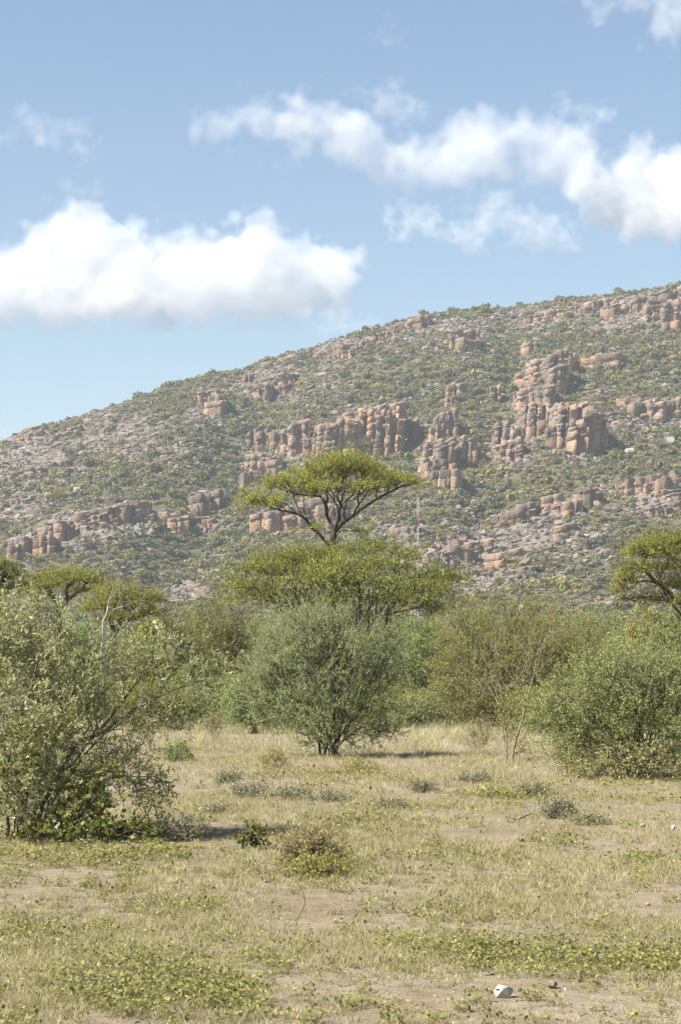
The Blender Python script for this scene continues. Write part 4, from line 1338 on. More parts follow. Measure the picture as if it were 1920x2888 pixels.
# the long-leaved bush in front on the near side, its heavy bough leaning out
bush('leaning_bush', 'near grey-green bush with long narrow leaves and a heavy leaning bough', 'bush', (95, 2362), 21.3,
     [[(70, 2250, 0, 30), (20, 2130, .1), (-40, 2000, .1), (-90, 1880, .1)], [(70, 2260, -.1, 55), (80, 2150, -.2), (60, 2020, -.2), (100, 1900, -.2), (110, 1790, -.2)],
      [(120, 2270, .1, 90), (170, 2180, .1), (220, 2100, .15), (300, 2060, .15), (380, 2000, .2), (450, 1965, .2), (540, 1925, .2), (620, 1915, .25)],
      [(150, 2260, -.1, 110), (210, 2170, -.15), (270, 2095, -.15), (340, 2040, -.2), (395, 1995, -.2)], [(140, 2260, -.2, 100), (190, 2200, -.35), (260, 2180, -.4), (330, 2120, -.45)],
      [(110, 2240, .3, 80), (150, 2100, .4), (200, 1980, .5), (240, 1870, .5), (250, 1810, .5)], [(60, 2260, .3, 50), (0, 2160, .5), (-30, 2030, .5), (10, 1920, .5), (100, 1830, .5)],
      [(130, 2250, .4, 95), (230, 2120, .5), (330, 2000, .6), (420, 1880, .6), (440, 1810, .6)], [(40, 2280, -.3, 35), (-40, 2200, -.4), (-110, 2100, -.4)],
      [(150, 2290, 0, 115), (230, 2240, .1), (330, 2190, .1), (420, 2190, .1)], [(20, 2250, -.3, 20), (-20, 2130, -.5), (10, 2010, -.6), (60, 1950, -.6)]],
     [(80, 1960, 220, 210, .1, .9, 34), (-60, 1950, 150, 220, .1, .8, 14), (230, 1900, 170, 120, .3, .9, 11), (410, 1870, 140, 100, .4, .7, 4), (170, 2080, 170, 140, -.1, .8, 17), (330, 2040, 140, 90, .1, .7, 5),
      (540, 1890, 120, 70, .2, .6, 3), (100, 1770, 130, 100, .3, .7, 12), (-30, 1740, 100, 100, .2, .6, 8), (360, 2160, 110, 60, .1, .45, 5), (60, 2200, 140, 130, -.2, .7, 17), (430, 2220, 60, 40, .1, .25, 3), (340, 1850, 130, 60, .3, .5, 5), (470, 1830, 80, 60, .4, .5, 2.5), (200, 2230, 120, 80, 0, .5, 7), (20, 2310, 90, 60, -.1, .5, 5), (470, 2010, 90, 60, .2, .4, 4)],
     1560, 12, M_BARK4, M_LONG, dict(k=3, length=0.19, spread=0.65, nleaf=8, leaf=0.058, width=0.26, upbias=0.1, leaf_up=0.5, fan=0.9, droop=0.12), 0.0022, 0.030, twig_r=0.002, step=0.10, alpha=0.22, foot_r=0.06)
print('tris so far', TRI[0])

# --- acacias and thicket further back ----------------------------------------------------------------
def acacia(label, foot, D, limbs, tiers, seed, mat, n_mul=1.0, root_r=0.13, name='flat_topped_acacia', leaf=0.12, length=0.45, up=0.4):
    s = pxs(D)
    sk = Skel(seed)
    q = lambda x, y, dy=0.0: P(x, y, D + dy)
    base = P(foot, HZ, D); base[2] = -0.08
    for l in limbs:
        sk.limb([base] + [q(*t) for t in l], -1, 0.3, 0.02)
    T = np.concatenate([blob(q(x, y + 4, dy), (w * s, dd, h * s), max(4, int(n * n_mul)), sk.r, 0.5, dome=True) for (x, y, w, h, dy, dd, n) in tiers])
    tips = sk.reach(T, 0.24, 0.22, 0.05)
    return plant(name, label, 'tree', base[:2], sk, tips, M_BARK, mat, 0.009, root_r, dict(k=5, length=length, spread=0.55, nleaf=8, leaf=leaf * .8, width=0.34, upbias=up, leaf_up=0.6, flat=0.6), twig_r=0.006)


acacia('olive flat-topped acacia behind the near leaning bush', 165, 100, [[(165, 1800), (165, 1720), (150, 1680), (120, 1650)], [(165, 1810), (170, 1720), (190, 1690), (230, 1665)]],
       [(180, 1632, 95, 28, 0, 1.8, 120), (130, 1650, 55, 24, 0, 1.4, 50), (235, 1640, 70, 24, 0, 1.6, 70), (110, 1680, 36, 16, 0, .9, 20), (250, 1665, 70, 16, 0, 1.2, 30), (90, 1665, 36, 18, 0, .9, 20)], 31, M_OLIVEAC)
acacia('round dark olive acacia behind the bleached dead branches', 320, 96, [[(320, 1830), (315, 1760), (290, 1720)], [(322, 1820), (340, 1750), (380, 1710)]],
       [(330, 1680, 85, 34, 0, 1.6, 110), (380, 1705, 70, 30, 0, 1.4, 60), (280, 1715, 60, 26, 0, 1.2, 50), (340, 1745, 90, 26, -.4, 1.4, 60), (430, 1690, 46, 22, .4, 1.0, 34), (420, 1730, 50, 26, .2, 1.0, 30)], 32, M_OLIVEAC)
acacia('leafy yellow-green tree cut off by the frame beside the square outcrop', -40, 62, [[(-40, 1800), (-20, 1700), (10, 1640)], [(-45, 1800), (-60, 1680), (-60, 1600)]],
       [(0, 1620, 66, 46, 0, 1.0, 90), (-60, 1590, 70, 50, 0, 1.0, 50), (40, 1660, 40, 26, 0, .7, 30), (-40, 1680, 70, 40, 0, 1.0, 40)], 33, M_LEAFY, name='leafy_tree', leaf=0.09, length=0.35, up=0.2)
acacia('spreading yellow-green acacia with an arching dark bough beside the ledges', 1985, 88,
       [[(1970, 1800), (1945, 1740), (1905, 1690), (1870, 1655), (1835, 1630), (1815, 1600)], [(1975, 1790), (1950, 1700), (1950, 1640), (1960, 1590)], [(1960, 1780), (1920, 1735), (1890, 1700), (1850, 1645), (1805, 1640), (1775, 1660)],
        [(1990, 1780), (2040, 1700), (2090, 1650)]],
       [(1830, 1560, 80, 44, 0, 1.6, 130), (1880, 1540, 90, 40, .4, 1.6, 110), (1800, 1605, 64, 24, -.2, 1.1, 60), (1765, 1640, 40, 26, -.2, .8, 34), (1950, 1560, 100, 50, .2, 1.8, 100), (1900, 1600, 70, 24, -.4, 1.2, 50), (2060, 1590, 110, 50, 0, 1.6, 90),
        (1990, 1640, 80, 26, .3, 1.2, 30), (1750, 1665, 26, 20, 0, .6, 14), (1900, 1650, 70, 24, .4, 1.2, 44), (1850, 1690, 60, 22, .4, 1.0, 30), (1930, 1700, 60, 26, -.4, 1.0, 36), (1780, 1690, 40, 20, .2, .8, 20)], 34, M_OLIVEAC, n_mul=1.15, root_r=0.095, leaf=0.11)


def small_bush(label, foot, D, cx_, top, w, mat, bark, seed, n=260, name='leafy_bush', leaf=0.06, width=0.5, length=0.26, up=0.2, k=4, nleaf=9, fan=1.0, group=None, lean=0.0, cat='bush', root_r=0.035, tip_r=0.004, twig_r=0.004, dens=1.0):
    h = foot[1] - top
    D0, D = D, EYE * F / (foot[1] - HZ)
    leaf, length, twig_r = leaf * D / D0, length * D / D0, twig_r * D / D0
    r = np.random.default_rng(seed)
    st = []
    for i in range(7):
        f = (i / 6 - .5) * 1.7
        st.append([(foot[0] + f * w * .3, foot[1] - h * .3, r.uniform(-.3, .3)), (cx_ + f * w * .6, foot[1] - h * .6, r.uniform(-.5, .5)), (cx_ + f * w * .8, foot[1] - h * (.9 - .3 * abs(f)), r.uniform(-.5, .5))])
    sd = w * pxs(D)
    vol = [(cx_, top + h * .5, w * .92, h * .46, 0, sd * .8, 5)]
    for i in range(5):
        vol.append((cx_ + r.uniform(-.6, .6) * w, top + h * r.uniform(.25, .7), w * r.uniform(.3, .5), h * r.uniform(.2, .34), r.uniform(-.3, .3) * sd, sd * .5, 1.1))
    vol.append((cx_, foot[1] - h * .22, w * 1.0, h * .22, 0, sd * .9, 3.4))
    return bush(name, label, cat, foot, D, st, vol, int(n * dens), seed, bark, mat, dict(k=k, length=length, spread=0.5, nleaf=nleaf, leaf=leaf, width=width, upbias=up, fan=fan, leaf_up=.4), tip_r, root_r, twig_r=twig_r, group=group, foot_r=0.06, step=max(0.05, 0.004 * D))


small_bush('leafy dark-based bush in the gap beyond the leaning bough', (565, 2040), 50, 560, 1855, 90, M_LEAFY, M_BARK2, 41, 420, leaf=0.075)
feather_bush('tall olive feathery bush between the leaning bush and the central thorn bush', (610, 2000), 64, 610, 1700, 110, 300, 340, 42)
feather_bush('olive feathery bush rising behind the leaning bush and dead branches', (470, 2010), 58, 480, 1745, 95, 265, 300, 43)
small_bush('grey-green thorn bush crowding the shoulder of the central thorn bush', (715, 2070), 48, 715, 1830, 80, M_THORN, M_BARK2, 44, 380, 'thorn_bush', 0.052, .5, 0.34, .3)
small_bush('low bright green leafy bush between the thorn bush and the sapling', (1250, 2030), 50, 1235, 1885, 100, M_LEAFY, M_BARK2, 45, 300, leaf=0.07)
small_bush('pale yellow-green bush behind the wide spreading thorn bush', (1790, 2060), 46, 1790, 1790, 160, M_RIGHT, M_BARK2, 46, 800, 'thorn_bush', 0.055, .5, 0.36, .35)
small_bush('dark green bush below the arching acacia bough', (1890, 2010), 72, 1890, 1695, 80, M_LEAFY, M_BARK, 47, 360, leaf=0.09, length=.35)
small_bush('yellow-leaved shrub below the arching acacia bough', (1800, 2010), 74, 1805, 1690, 46, M_YHERB, M_BARK4, 48, 200, leaf=0.10, length=.35)
small_bush('deep green leafy bush under the round olive acacia', (410, 2015), 66, 415, 1735, 60, M_ACACIA2, M_BARK2, 49, 260, leaf=0.085, length=.35)
b1 = feather_bush('olive brush showing between the pale-twigged and feathery bushes', (1270, 1990), 74, 1270, 1760, 90, 275, 260, 50)
b2 = small_bush('greyish thicket bush behind the pale yellow-green bush', (1700, 1985), 78, 1700, 1715, 80, M_THORN, M_BARK2, 51, 300, 'thorn_bush', 0.075, .5, 0.4, .3)

# the thicket closing the view at the hill foot
TH = [(90, 118, 0.95, 'b1', 'under the olive flat-topped acacia'), (230, 122, 1.0, 'b2', 'below the dead branches and flat-topped acacia'), (480, 112, 0.9, 'b1', 'at the hill foot beside the round olive acacia'),
      (545, 125, 1.0, 'b2', 'at the hill foot left of the broad acacia'), (640, 110, 0.9, 'b1', 'under the tip of the broad acacia'), (720, 120, .95, 'b2', 'behind the broad acacia'),
      (1230, 118, 1.0, 'b1', 'under the far bough of the broad acacia'), (1340, 112, 1.0, 'b2', 'behind the olive-brown feathery bush'), (1480, 120, 1.05, 'b1', 'at the hill foot behind the sapling'),
      (1590, 114, 1.0, 'b2', 'at the hill foot behind the smaller feathery bush'), (1690, 122, 1.1, 'b1', 'behind the greyish thicket bush'), (1780, 112, 1.0, 'b2', 'behind the yellow-leaved shrub'), (1880, 124, 1.1, 'b1', 'behind the arching acacia trunk'),
      (0, 116, 1.0, 'b2', 'behind the near leaning bush')]
for i, (x, D, sc, kind, where) in enumerate(TH):
    src = b1 if kind == 'b1' else b2
    wx = (x - CX) * pxs(D)
    copy_tree(src, (wx, D, float(gh(wx, D))), i * 1.3 + .4, sc * 0.95, ('olive brush ' if kind == 'b1' else 'grey-green bush ') + where, 'thicket bushes at the hill foot')

# low brush filling the edge of the clearing
lb1 = small_bush('low pale brush at the foot of the tall olive feathery bush', (640, 2035), 53, 640, 1915, 110, M_FEATHER, M_BARK4, 52, 300, 'low_brush', 0.06, .45, 0.30, .35, root_r=.018)
lb2 = small_bush('low grey-green brush at the foot of the olive-brown feathery bush', (1390, 2050), 50, 1390, 1935, 110, M_RIGHT, M_BARK4, 53, 300, 'low_brush', 0.055, .45, 0.30, .3, root_r=.018)
for i, (x, D, sc, src, lab) in enumerate([(420, 56, 1.3, lb1, 'low pale brush under the deep green leafy bush'), (520, 60, 1.4, lb2, 'low grey-green brush behind the dark-based bush'), (690, 60, 1.5, lb2, 'low grey-green brush behind the shoulder bush'),
                                          (760, 56, 1.3, lb1, 'low pale brush behind the central thorn bush'), (1090, 60, 1.4, lb1, 'low pale brush behind the pale-twigged bush'), (1180, 58, 1.3, lb2, 'low grey-green brush in front of the pale-twigged bush'),
                                          (1320, 60, 1.5, lb1, 'low pale brush in the gap before the olive brush'), (1500, 52, 1.2, lb1, 'low pale brush beside the slender sapling'), (1570, 50, 1.3, lb2, 'low grey-green brush touching the wide thorn bush'),
                                          (1640, 57, 1.5, lb1, 'low pale brush behind the wide thorn bush'), (340, 60, 1.5, lb2, 'low grey-green brush under the round olive acacia'), (1000, 64, 1.4, lb2, 'low grey-green brush under the broad acacia')]):
    wx = (x - CX) * pxs(D)
    D += 10
    wx = (x - CX) * pxs(D)
    copy_tree(src, (wx, D, float(gh(wx, D))), i * 1.9 + .7, sc * .68, lab, 'low brush at the edge of the clearing')

# --- dead bleached tree -------------------------------------------------------------------------------
def dead_tree():
    D = 45.0
    sk = Skel(61)
    q = lambda x, y, dy=0.0: P(x, y, D + dy)
    base = P(285, HZ, D); base[2] = -0.05
    t = sk.limb([base, q(286, 1880), q(290, 1800), q(292, 1752)], -1, .15, .01)
    k = t[-1]
    A = sk.limb([q(288, 1732), q(282, 1706), q(265, 1679), q(259, 1656)], k, .12, .012)
    B = sk.limb([q(302, 1732), q(308, 1692), q(322, 1676), q(334, 1649), q(345, 1632), q(366, 1612)], k, .12, .012)
    sk.limb([q(305, 1675), q(304, 1658)], B[4], .1, .01)
    C = sk.limb([q(318, 1719, .2), q(351, 1709, .2), q(388, 1693, .2), q(436, 1698, .2)], B[2], .12, .015)
    sk.limb([q(332, 1706, -.2), q(340, 1689, -.2), q(337, 1656, -.2), q(335, 1625, -.2)], C[3], .12, .015)
    sk.limb([q(355, 1655), q(368, 1668), q(366, 1690)], B[-4], .1, .015)
    sk.limb([q(320, 1655), q(313, 1636), q(318, 1598)], B[-6], .1, .01)
    E = sk.limb([q(270, 1800, -.1), q(255, 1745, -.1), q(239, 1716, -.1), q(219, 1699, -.1)], t[-5], .12, .012)
    sk.limb([q(205, 1712), q(190, 1735), q(182, 1752)], E[-1], .12, .015)
    sk.limb([q(236, 1683), q(256, 1679), q(268, 1681)], E[-1], .12, .015)
    r = sk.r
    ends = [n for n in range(len(sk.p)) if n not in set(sk.par)]
    mids = list(range(len(t), len(sk.p), 2))
    T = []
    for m in mids:
        for _ in range(2):
            T.append(sk.p[m] + unit(r.normal(0, 1, 3) * (1, .6, 1) + (0, 0, .6)) * r.uniform(.12, .45))
    sk.reach(np.array(T), .08, .1, .06)
    R, w = sk.radii(0.0032, 0.026)
    V, Q, Tt = sk.tubes(R, w)
    o = link('dead_tree', mesh_np('dead_tree', V - base, [Q, Tt], M_DEAD, True), None, base)
    tag(o, 'bleached dead tree with bare crooked branches rising behind the leaning bush', 'tree')


dead_tree()

# --- radio mast --------------------------------------------------------------------------------------
def mast():
    D = 300.0
    s = pxs(D)
    x = (1178 - CX) * s
    top = EYE + (HZ - 1368) * s
    w = 0.15
    paint = {}
    for nme, c0 in (('red', (0.26, 0.10, 0.06)), ('white', (0.42, 0.42, 0.41))):
        m, nt, out = new_mat('mast_' + nme)
        b = nt.nodes.new('ShaderNodeBsdfPrincipled'); b.inputs['Roughness'].default_value = 0.5
        f = noise(nt, 3.0, 4, 0.6)
        nt.links.new(ramp(nt, f, [(0.3, tuple(v * .8 for v in c0)), (0.7, c0)]), b.inputs['Base Color'])
        nt.links.new(b.outputs[0], out.inputs[0]); paint[nme] = m
    root = bpy.data.objects.new('radio_mast', None); root.location = (x, D, 0); COL.objects.link(root)
    tag(root, 'thin red and white lattice radio mast standing before the hill', 'mast')
    rows = [1368, 1403, 1452, 1488, 1540, 1588, 1640, 1700, 1770, 1840, 1911]
    for i in range(len(rows) - 1):
        za, zb = EYE + (HZ - rows[i + 1]) * s, EYE + (HZ - rows[i]) * s
        if i == len(rows) - 2: za = 0.0
        sk = Skel(70 + i)
        legs = [np.array((w * math.cos(a), w * math.sin(a), 0)) for a in (PI / 2, PI * 7 / 6, PI * 11 / 6)]
        nb = max(2, int((zb - za) / 0.6))
        for k in range(3):
            sk.limb([legs[k] + (0, 0, za), legs[k] + (0, 0, zb)], -1, 5, 0)
            for j in range(nb):
                z0 = za + (zb - za) * j / nb; z1 = za + (zb - za) * (j + 1) / nb
                sk.limb([legs[k] + (0, 0, z0), legs[(k + 1) % 3] + (0, 0, z1)], -1, 5, 0)
                sk.limb([legs[k] + (0, 0, z1), legs[(k + 1) % 3] + (0, 0, z1 - .001)], -1, 5, 0)
        R = np.full(len(sk.p), 0.013)
        V, Q, T = sk.tubes(R, np.ones(len(sk.p)), 4)
        nme = 'red' if i % 2 == 0 else 'white'
        o = link('mast_section', mesh_np('mast_section', V, [Q, T], paint[nme]), root)
        o['label'] = '%s painted lattice section' % nme
    sk = Skel(90)
    sk.limb([(0, 0, top - .2), (0, 0, top + 1.6)], -1, 1, 0)
    V, Q, T = sk.tubes(np.full(len(sk.p), 0.03), np.ones(len(sk.p)), 5)
    link('antenna', mesh_np('antenna', V, [Q, T], paint['white']), root)


mast()

# ------------------------------------------------------------------ small plants of the clearing
def ground_at(px, row):
    D = EYE * F / (row - HZ)
    return (px - CX) * pxs(D), D


def herb(label, px, row, w, h, mat, seed, bark=M_BARK4, n=90, leaf=0.03, width=0.4, name='low_shrub', length=0.10, up=0.3, k=3, nleaf=7, fan=.9, cat='shrub'):
    x, D = ground_at(px, row)
    return small_bush(label, (px, row), D, px, row - h, w, mat, bark, seed, n, name, leaf, width, length, up, k, nleaf, fan, None, 0, cat, root_r=0.008, tip_r=0.0022, twig_r=0.0016)


herb('grey-brown low shrub, farther of the pair in the open grass', 700, 2252, 62, 40, M_HERB, 201)
herb('grey-brown low shrub, nearer of the pair in the open grass', 815, 2258, 66, 42, M_HERB, 202)
herb('little dark shrub on the bare patch before the thorn bush', 645, 2208, 40, 32, M_HERB, 203)
herb('thin grey-green herb row beside the paired low shrubs', 925, 2262, 70, 32, M_HERB, 204, n=70)
herb('tuft of leathery leaves alone in the grass below the tall grass', 1200, 2238, 52, 40, M_HERB, 205)
herb('brownish low shrub before the slender sapling', 1330, 2212, 62, 34, M_HERB, 206)
herb('grey-green low shrub at the edge of the green strip', 1500, 2252, 56, 46, M_HERB, 207)
herb('yellow-green strip of herbs under the slender sapling', 1400, 2258, 90, 28, M_YHERB, 208)
herb('rounded silvery shrub beside the dark stick in the grass', 1568, 2312, 52, 54, M_HERB, 209, n=120)
herb('sparse grey herb before the central clearing', 1105, 2288, 66, 32, M_HERB, 210, n=60)
herb('yellowing herb at the skirt of the central thorn bush', 770, 2172, 52, 62, M_YHERB, 211, n=110)
herb('yellow-leaved herb at the sunny foot of the thorn bush', 1010, 2182, 80, 40, M_YHERB, 212, n=110)
herb('dark sprawling herb beside the foot of the leaning bush', 470, 2372, 120, 70, M_HERB, 213, n=220, leaf=0.028)
herb('leggy bright green herb with broad leaves', 712, 2400, 44, 84, M_VINE, 214, n=46, leaf=0.045, width=.8, name='broadleaf_herb', k=2, nleaf=5)
herb('dry straw-coloured clump with yellow leaves at its base', 885, 2448, 96, 96, M_DRYLEAF, 215, n=260, leaf=0.045, width=.2, length=.16, up=.7, name='dry_clump')
herb('yellow-green herb nestled in the dry straw clump', 905, 2470, 90, 44, M_YHERB, 216, n=130, leaf=0.026)
herb('grey dry herb at the near side of the sprawling herb', 600, 2300, 46, 30, M_HERB, 217, n=60)
herb('reddish dry stalks beside the gap bush', 600, 2085, 26, 70, M_DRYLEAF, 218, n=60, leaf=0.06, width=.25, length=.3, up=1.2, name='dry_herb')
herb('dark green shrublet among the pale grass near the leaning bough', 500, 2150, 50, 60, M_LEAFY, 219, n=90, leaf=.045)
herb('low grey shrub near the white stone at the frame edge', 1660, 2330, 60, 30, M_HERB, 220, n=70)
herb('tan dry shrublet beside the slender sapling', 1345, 2120, 40, 90, M_DRYLEAF, 221, n=80, leaf=0.05, width=.3, length=.3, up=.9, name='dry_herb')

# creeper smothering the foot of the leaning bush
bush('creeper', 'bright green heart-leaved creeper over the foot of the leaning bush', 'creeper', (190, 2385), 20.7,
     [[(150, 2330, -.1), (90, 2300, -.2)], [(230, 2330, -.1), (260, 2260, -.1), (300, 2230, -.1)], [(300, 2370, -.2), (380, 2340, -.2), (430, 2360, -.2)], [(200, 2320, .1), (190, 2240, .1)], [(110, 2360, -.2), (60, 2370, -.2)]],
     [(230, 2340, 130, 60, -.1, .4, 5), (370, 2370, 90, 50, -.1, .35, 4), (120, 2370, 110, 44, -.1, .4, 3), (240, 2240, 70, 60, 0, .3, 1.6), (60, 2120, 60, 70, -.2, .3, .8), (20, 2200, 40, 60, -.2, .3, .6), (300, 2180, 40, 40, 0, .2, .5)],
     420, 230, M_BARK4, M_VINE, dict(k=2, length=0.10, spread=0.6, nleaf=5, leaf=0.05, width=0.85, upbias=0.1, leaf_up=0.5, fan=1.0, droop=.2), 0.002, 0.008, names=('vines', 'leaves'), twig_r=0.0015, step=.08)
# dry creeper skirting the spreading thorn bush
bush('creeper', 'withered orange-brown creeper hanging at the foot of the wide thorn bush', 'creeper', (1800, 2195), 33.6,
     [[(1760, 2150, -.1), (1720, 2110, -.1)], [(1830, 2150, -.1), (1850, 2090, -.1)], [(1700, 2170, -.1), (1660, 2130, -.1)], [(1880, 2160, -.1), (1920, 2110, -.1)]],
     [(1740, 2140, 90, 46, -.2, .5, 3), (1860, 2150, 100, 46, -.2, .5, 4), (1670, 2160, 60, 30, -.1, .4, 1.5), (1940, 2150, 60, 46, -.1, .4, 1.2)],
     130, 231, M_BARK3, M_DRYLEAF, dict(k=2, length=0.16, spread=0.6, nleaf=4, leaf=0.05, width=0.6, upbias=0.0, fan=1.0, droop=.3), 0.0022, 0.009, names=('vines', 'leaves'), twig_r=0.002, step=.1)


def stick(label, pts, rad, mat, seed, name='fallen_branch', side=True):
    """a crooked dead branch; pts are world points"""
    sk = Skel(seed)
    ids = sk.limb([np.array(p) for p in pts], -1, .05, .01 if side else .001)
    r = sk.r
    T = [sk.p[i] + r.normal(0, 1, 3) * .05 + (0, 0, .05) for i in ids[2::4]]
    if side:
        sk.reach(np.array(T), .03, .05, .05)
    R, w = sk.radii(rad * .25, rad) if side else (np.linspace(rad, rad * .5, len(sk.p)), np.ones(len(sk.p)))
    V, Q, Tt = sk.tubes(R, w)
    b = np.array(pts[0])
    o = link(name, mesh_np(name, V - b, [Q, Tt], mat, True), None, b)
    tag(o, label, 'branch')


def gp(px, row, up=0.0):
    x, D = ground_at(px, row)
    return np.array((x, D, float(gh(x, D)) + up))


stick('pale fallen branch lying at the foot of the creeper', [gp(205, 2376, .16), gp(235, 2392, .07), gp(290, 2412, .02)], 0.012, M_BARK3, 301)
stick('thin pale stick angled in the sprawling herb', [gp(400, 2380, .03), gp(440, 2370, .10), gp(490, 2368, .12)], 0.007, M_BARK3, 302)
stick('short dark stick in the grass beside the silvery shrub', [gp(1462, 2318, .02), gp(1490, 2312, .04), gp(1508, 2306, .05)], 0.010, M_BARK, 303)
stick('long dry stalk bowed over the open grass', [gp(760, 2655, .01), gp(762, 2620, .10), gp(758, 2570, .26), gp(745, 2520, .36), gp(700, 2460, .40)], 0.0035, M_BARK3, 304, 'dry_stalk', False)
stick('pale twig lying before the dry straw clump', [gp(620, 2402, .02), gp(660, 2402, .04), gp(690, 2400, .03)], 0.006, M_BARK3, 305)
stick('arched dead twig at the foot of the wide thorn bush', [gp(1835, 2200, .0), gp(1870, 2190, .30), gp(1888, 2190, .22), gp(1890, 2200, .02)], 0.007, M_BARK3, 306)

# ------------------------------------------------------------------ stones
STONES = []
m_stone = rock_mat('tan_stone', (0.20, 0.17, 0.12), (0.30, 0.26, 0.19), (0.28, 0.22, 0.145), 9.0, .7, .9, bump=0.3, bands=False)
m_wstone = rock_mat('white_quartz', (0.40, 0.375, 0.33), (0.56, 0.54, 0.50), (0.46, 0.41, 0.34), 12.0, .6, .8, bump=0.25, bands=False)
for i, (px_, row, w, h, mat, lab) in enumerate([
        (1421, 2812, 50, 36, m_wstone, 'white block-shaped stone on the bare ground'), (1556, 2786, 36, 22, m_stone, 'tan angular stone beside the white block-shaped stone'),
        (1594, 2794, 10, 8, m_wstone, 'tiny pale pebble beside the tan angular stone'), (1375, 2742, 34, 10, m_stone, 'flat tan stone at the rim of the green patch'), (1898, 2345, 15, 16, m_wstone, 'small white stone at the frame edge in the grass'),
        (1811, 2338, 14, 12, m_stone, 'small pale stone next to the white one at the frame edge'), (753, 2486, 20, 8, m_stone, 'small pinkish white stone before the dry straw clump'), (1150, 2450, 22, 6, m_stone, 'flat pale stone in the open straw grass'),
        (378, 2262, 12, 7, m_wstone, 'tiny pale stone by the dry tuft near the leaning bush'), (325, 2290, 22, 10, m_stone, 'low tan stone near the dry tuft'), (1826, 2548, 18, 9, m_stone, 'small tan stone in the bare grey patch'),
        (1228, 2808, 16, 7, m_stone, 'flat buff stone near the white block-shaped stone'), (385, 2880, 20, 7, m_stone, 'flat tan stone at the very front of the grass')]):
    x, D = ground_at(px_, row)
    s_ = pxs(D)
    me = rock_mesh('stone', 700 + i, mat, 1.0, 34 if i == 0 else 26, 0.86 if i == 0 else 0.5)
    z = np.array([v.co for v in me.vertices])
    o = link('stone', me, None, (x, D, float(gh(x, D)) + h * s_ * 0.45))
    o.scale = (w * s_ * 0.52, w * s_ * 0.50, h * s_ * 1.15)
    o.rotation_euler = (0.04, 0.10, 0.35 if i == 0 else i * 1.1)
    tag(o, lab, 'stone')
    STONES.append((x, D, w * s_))
print('tris', TRI[0])

# ------------------------------------------------------------------ grass and ground cover
def blade_set(r, n, rad, hgt, wid, bend, lay=0.0):
    """bent tapering blades: two quads and a tip"""
    a = r.uniform(0, 2 * PI, n); rr = rad * np.sqrt(r.uniform(0, 1, n))
    B = np.stack((np.cos(a) * rr, np.sin(a) * rr, np.full(n, -0.01)), -1)
    az = r.uniform(0, 2 * PI, n)
    tilt = np.abs(r.normal(0.15, 0.25, n)) + lay
    H = hgt * r.uniform(0.45, 1.15, n)
    out_ = np.stack((np.cos(az), np.sin(az), np.zeros(n)), -1)
    side = np.stack((-np.sin(az), np.cos(az), np.zeros(n)), -1)
    sa = az + r.uniform(-1.2, 1.2, n)
    side = np.stack((-np.sin(sa), np.cos(sa), np.zeros(n)), -1)
    W = wid * r.uniform(0.6, 1.3, n)[:, None]
    up = np.array((0, 0, 1.0))
    def at(t, f):
        ang = tilt + bend * t
        return B + (out_ * np.sin(ang)[:, None] + up * np.cos(ang)[:, None]) * (H * t)[:, None]
    p0, p1, p2 = B, at(0.5, 0), at(1.0, 0)
    V = np.stack((p0 - side * W, p0 + side * W, p1 + side * W * .8, p1 - side * W * .8, p2), 1)
    b = (np.arange(n) * 5)[:, None]
    return V.reshape(-1, 3), b + np.array((0, 1, 2, 3))[None], b + np.array((3, 2, 4))[None]


def grass_mat(name, cols, objrand=0.2, trans=0.35):
    return leaf_mat(name, cols, trans, 0.7, 0.15, objrand=objrand)


M_STRAW = grass_mat('straw_grass', [(0.36, 0.30, 0.18), (0.44, 0.375, 0.24), (0.51, 0.45, 0.31), (0.36, 0.32, 0.165)])
M_GREENG = grass_mat('green_grass', [(0.28, 0.262, 0.125), (0.35, 0.315, 0.155), (0.42, 0.365, 0.21)])
M_GREYG = grass_mat('grey_thatch', [(0.34, 0.295, 0.22), (0.42, 0.37, 0.285), (0.28, 0.24, 0.175), (0.47, 0.43, 0.345)])
M_TALL = grass_mat('tall_pale_grass', [(0.33, 0.31, 0.155), (0.43, 0.40, 0.22), (0.52, 0.48, 0.29)])


def tuft(seed, mat, n, rad, hgt, wid, bend, lay=0.0):
    r = np.random.default_rng(seed)
    V, Q, T = blade_set(r, n, rad, hgt, wid, bend, lay)
    return mesh_np('tuft', V, [Q, T], mat)


TUFTS = [('straw_tuft', tuft(800 + i, M_STRAW, 26, 0.05, 0.085 + .012 * i, 0.0017, 0.5)) for i in range(4)] \
    + [('green_tuft', tuft(820 + i, M_GREENG, 26, 0.05, 0.075 + .012 * i, 0.0018, 0.45)) for i in range(3)] \
    + [('thatch', tuft(830 + i, M_GREYG, 40, 0.10, 0.085, 0.0016, 0.3, 1.05)) for i in range(3)]


def plain_points(n, d0, d1, seed, power=1.0):
    """points on the plain inside the view and a margin around it"""
    r = np.random.default_rng(seed)
    D = np.sqrt(d0 * d0 + (d1 * d1 - d0 * d0) * r.uniform(0, 1, n) ** power)
    x = r.uniform(-1, 1, n) * (0.158 * D * 1.25 + 0.6)
    return x, D


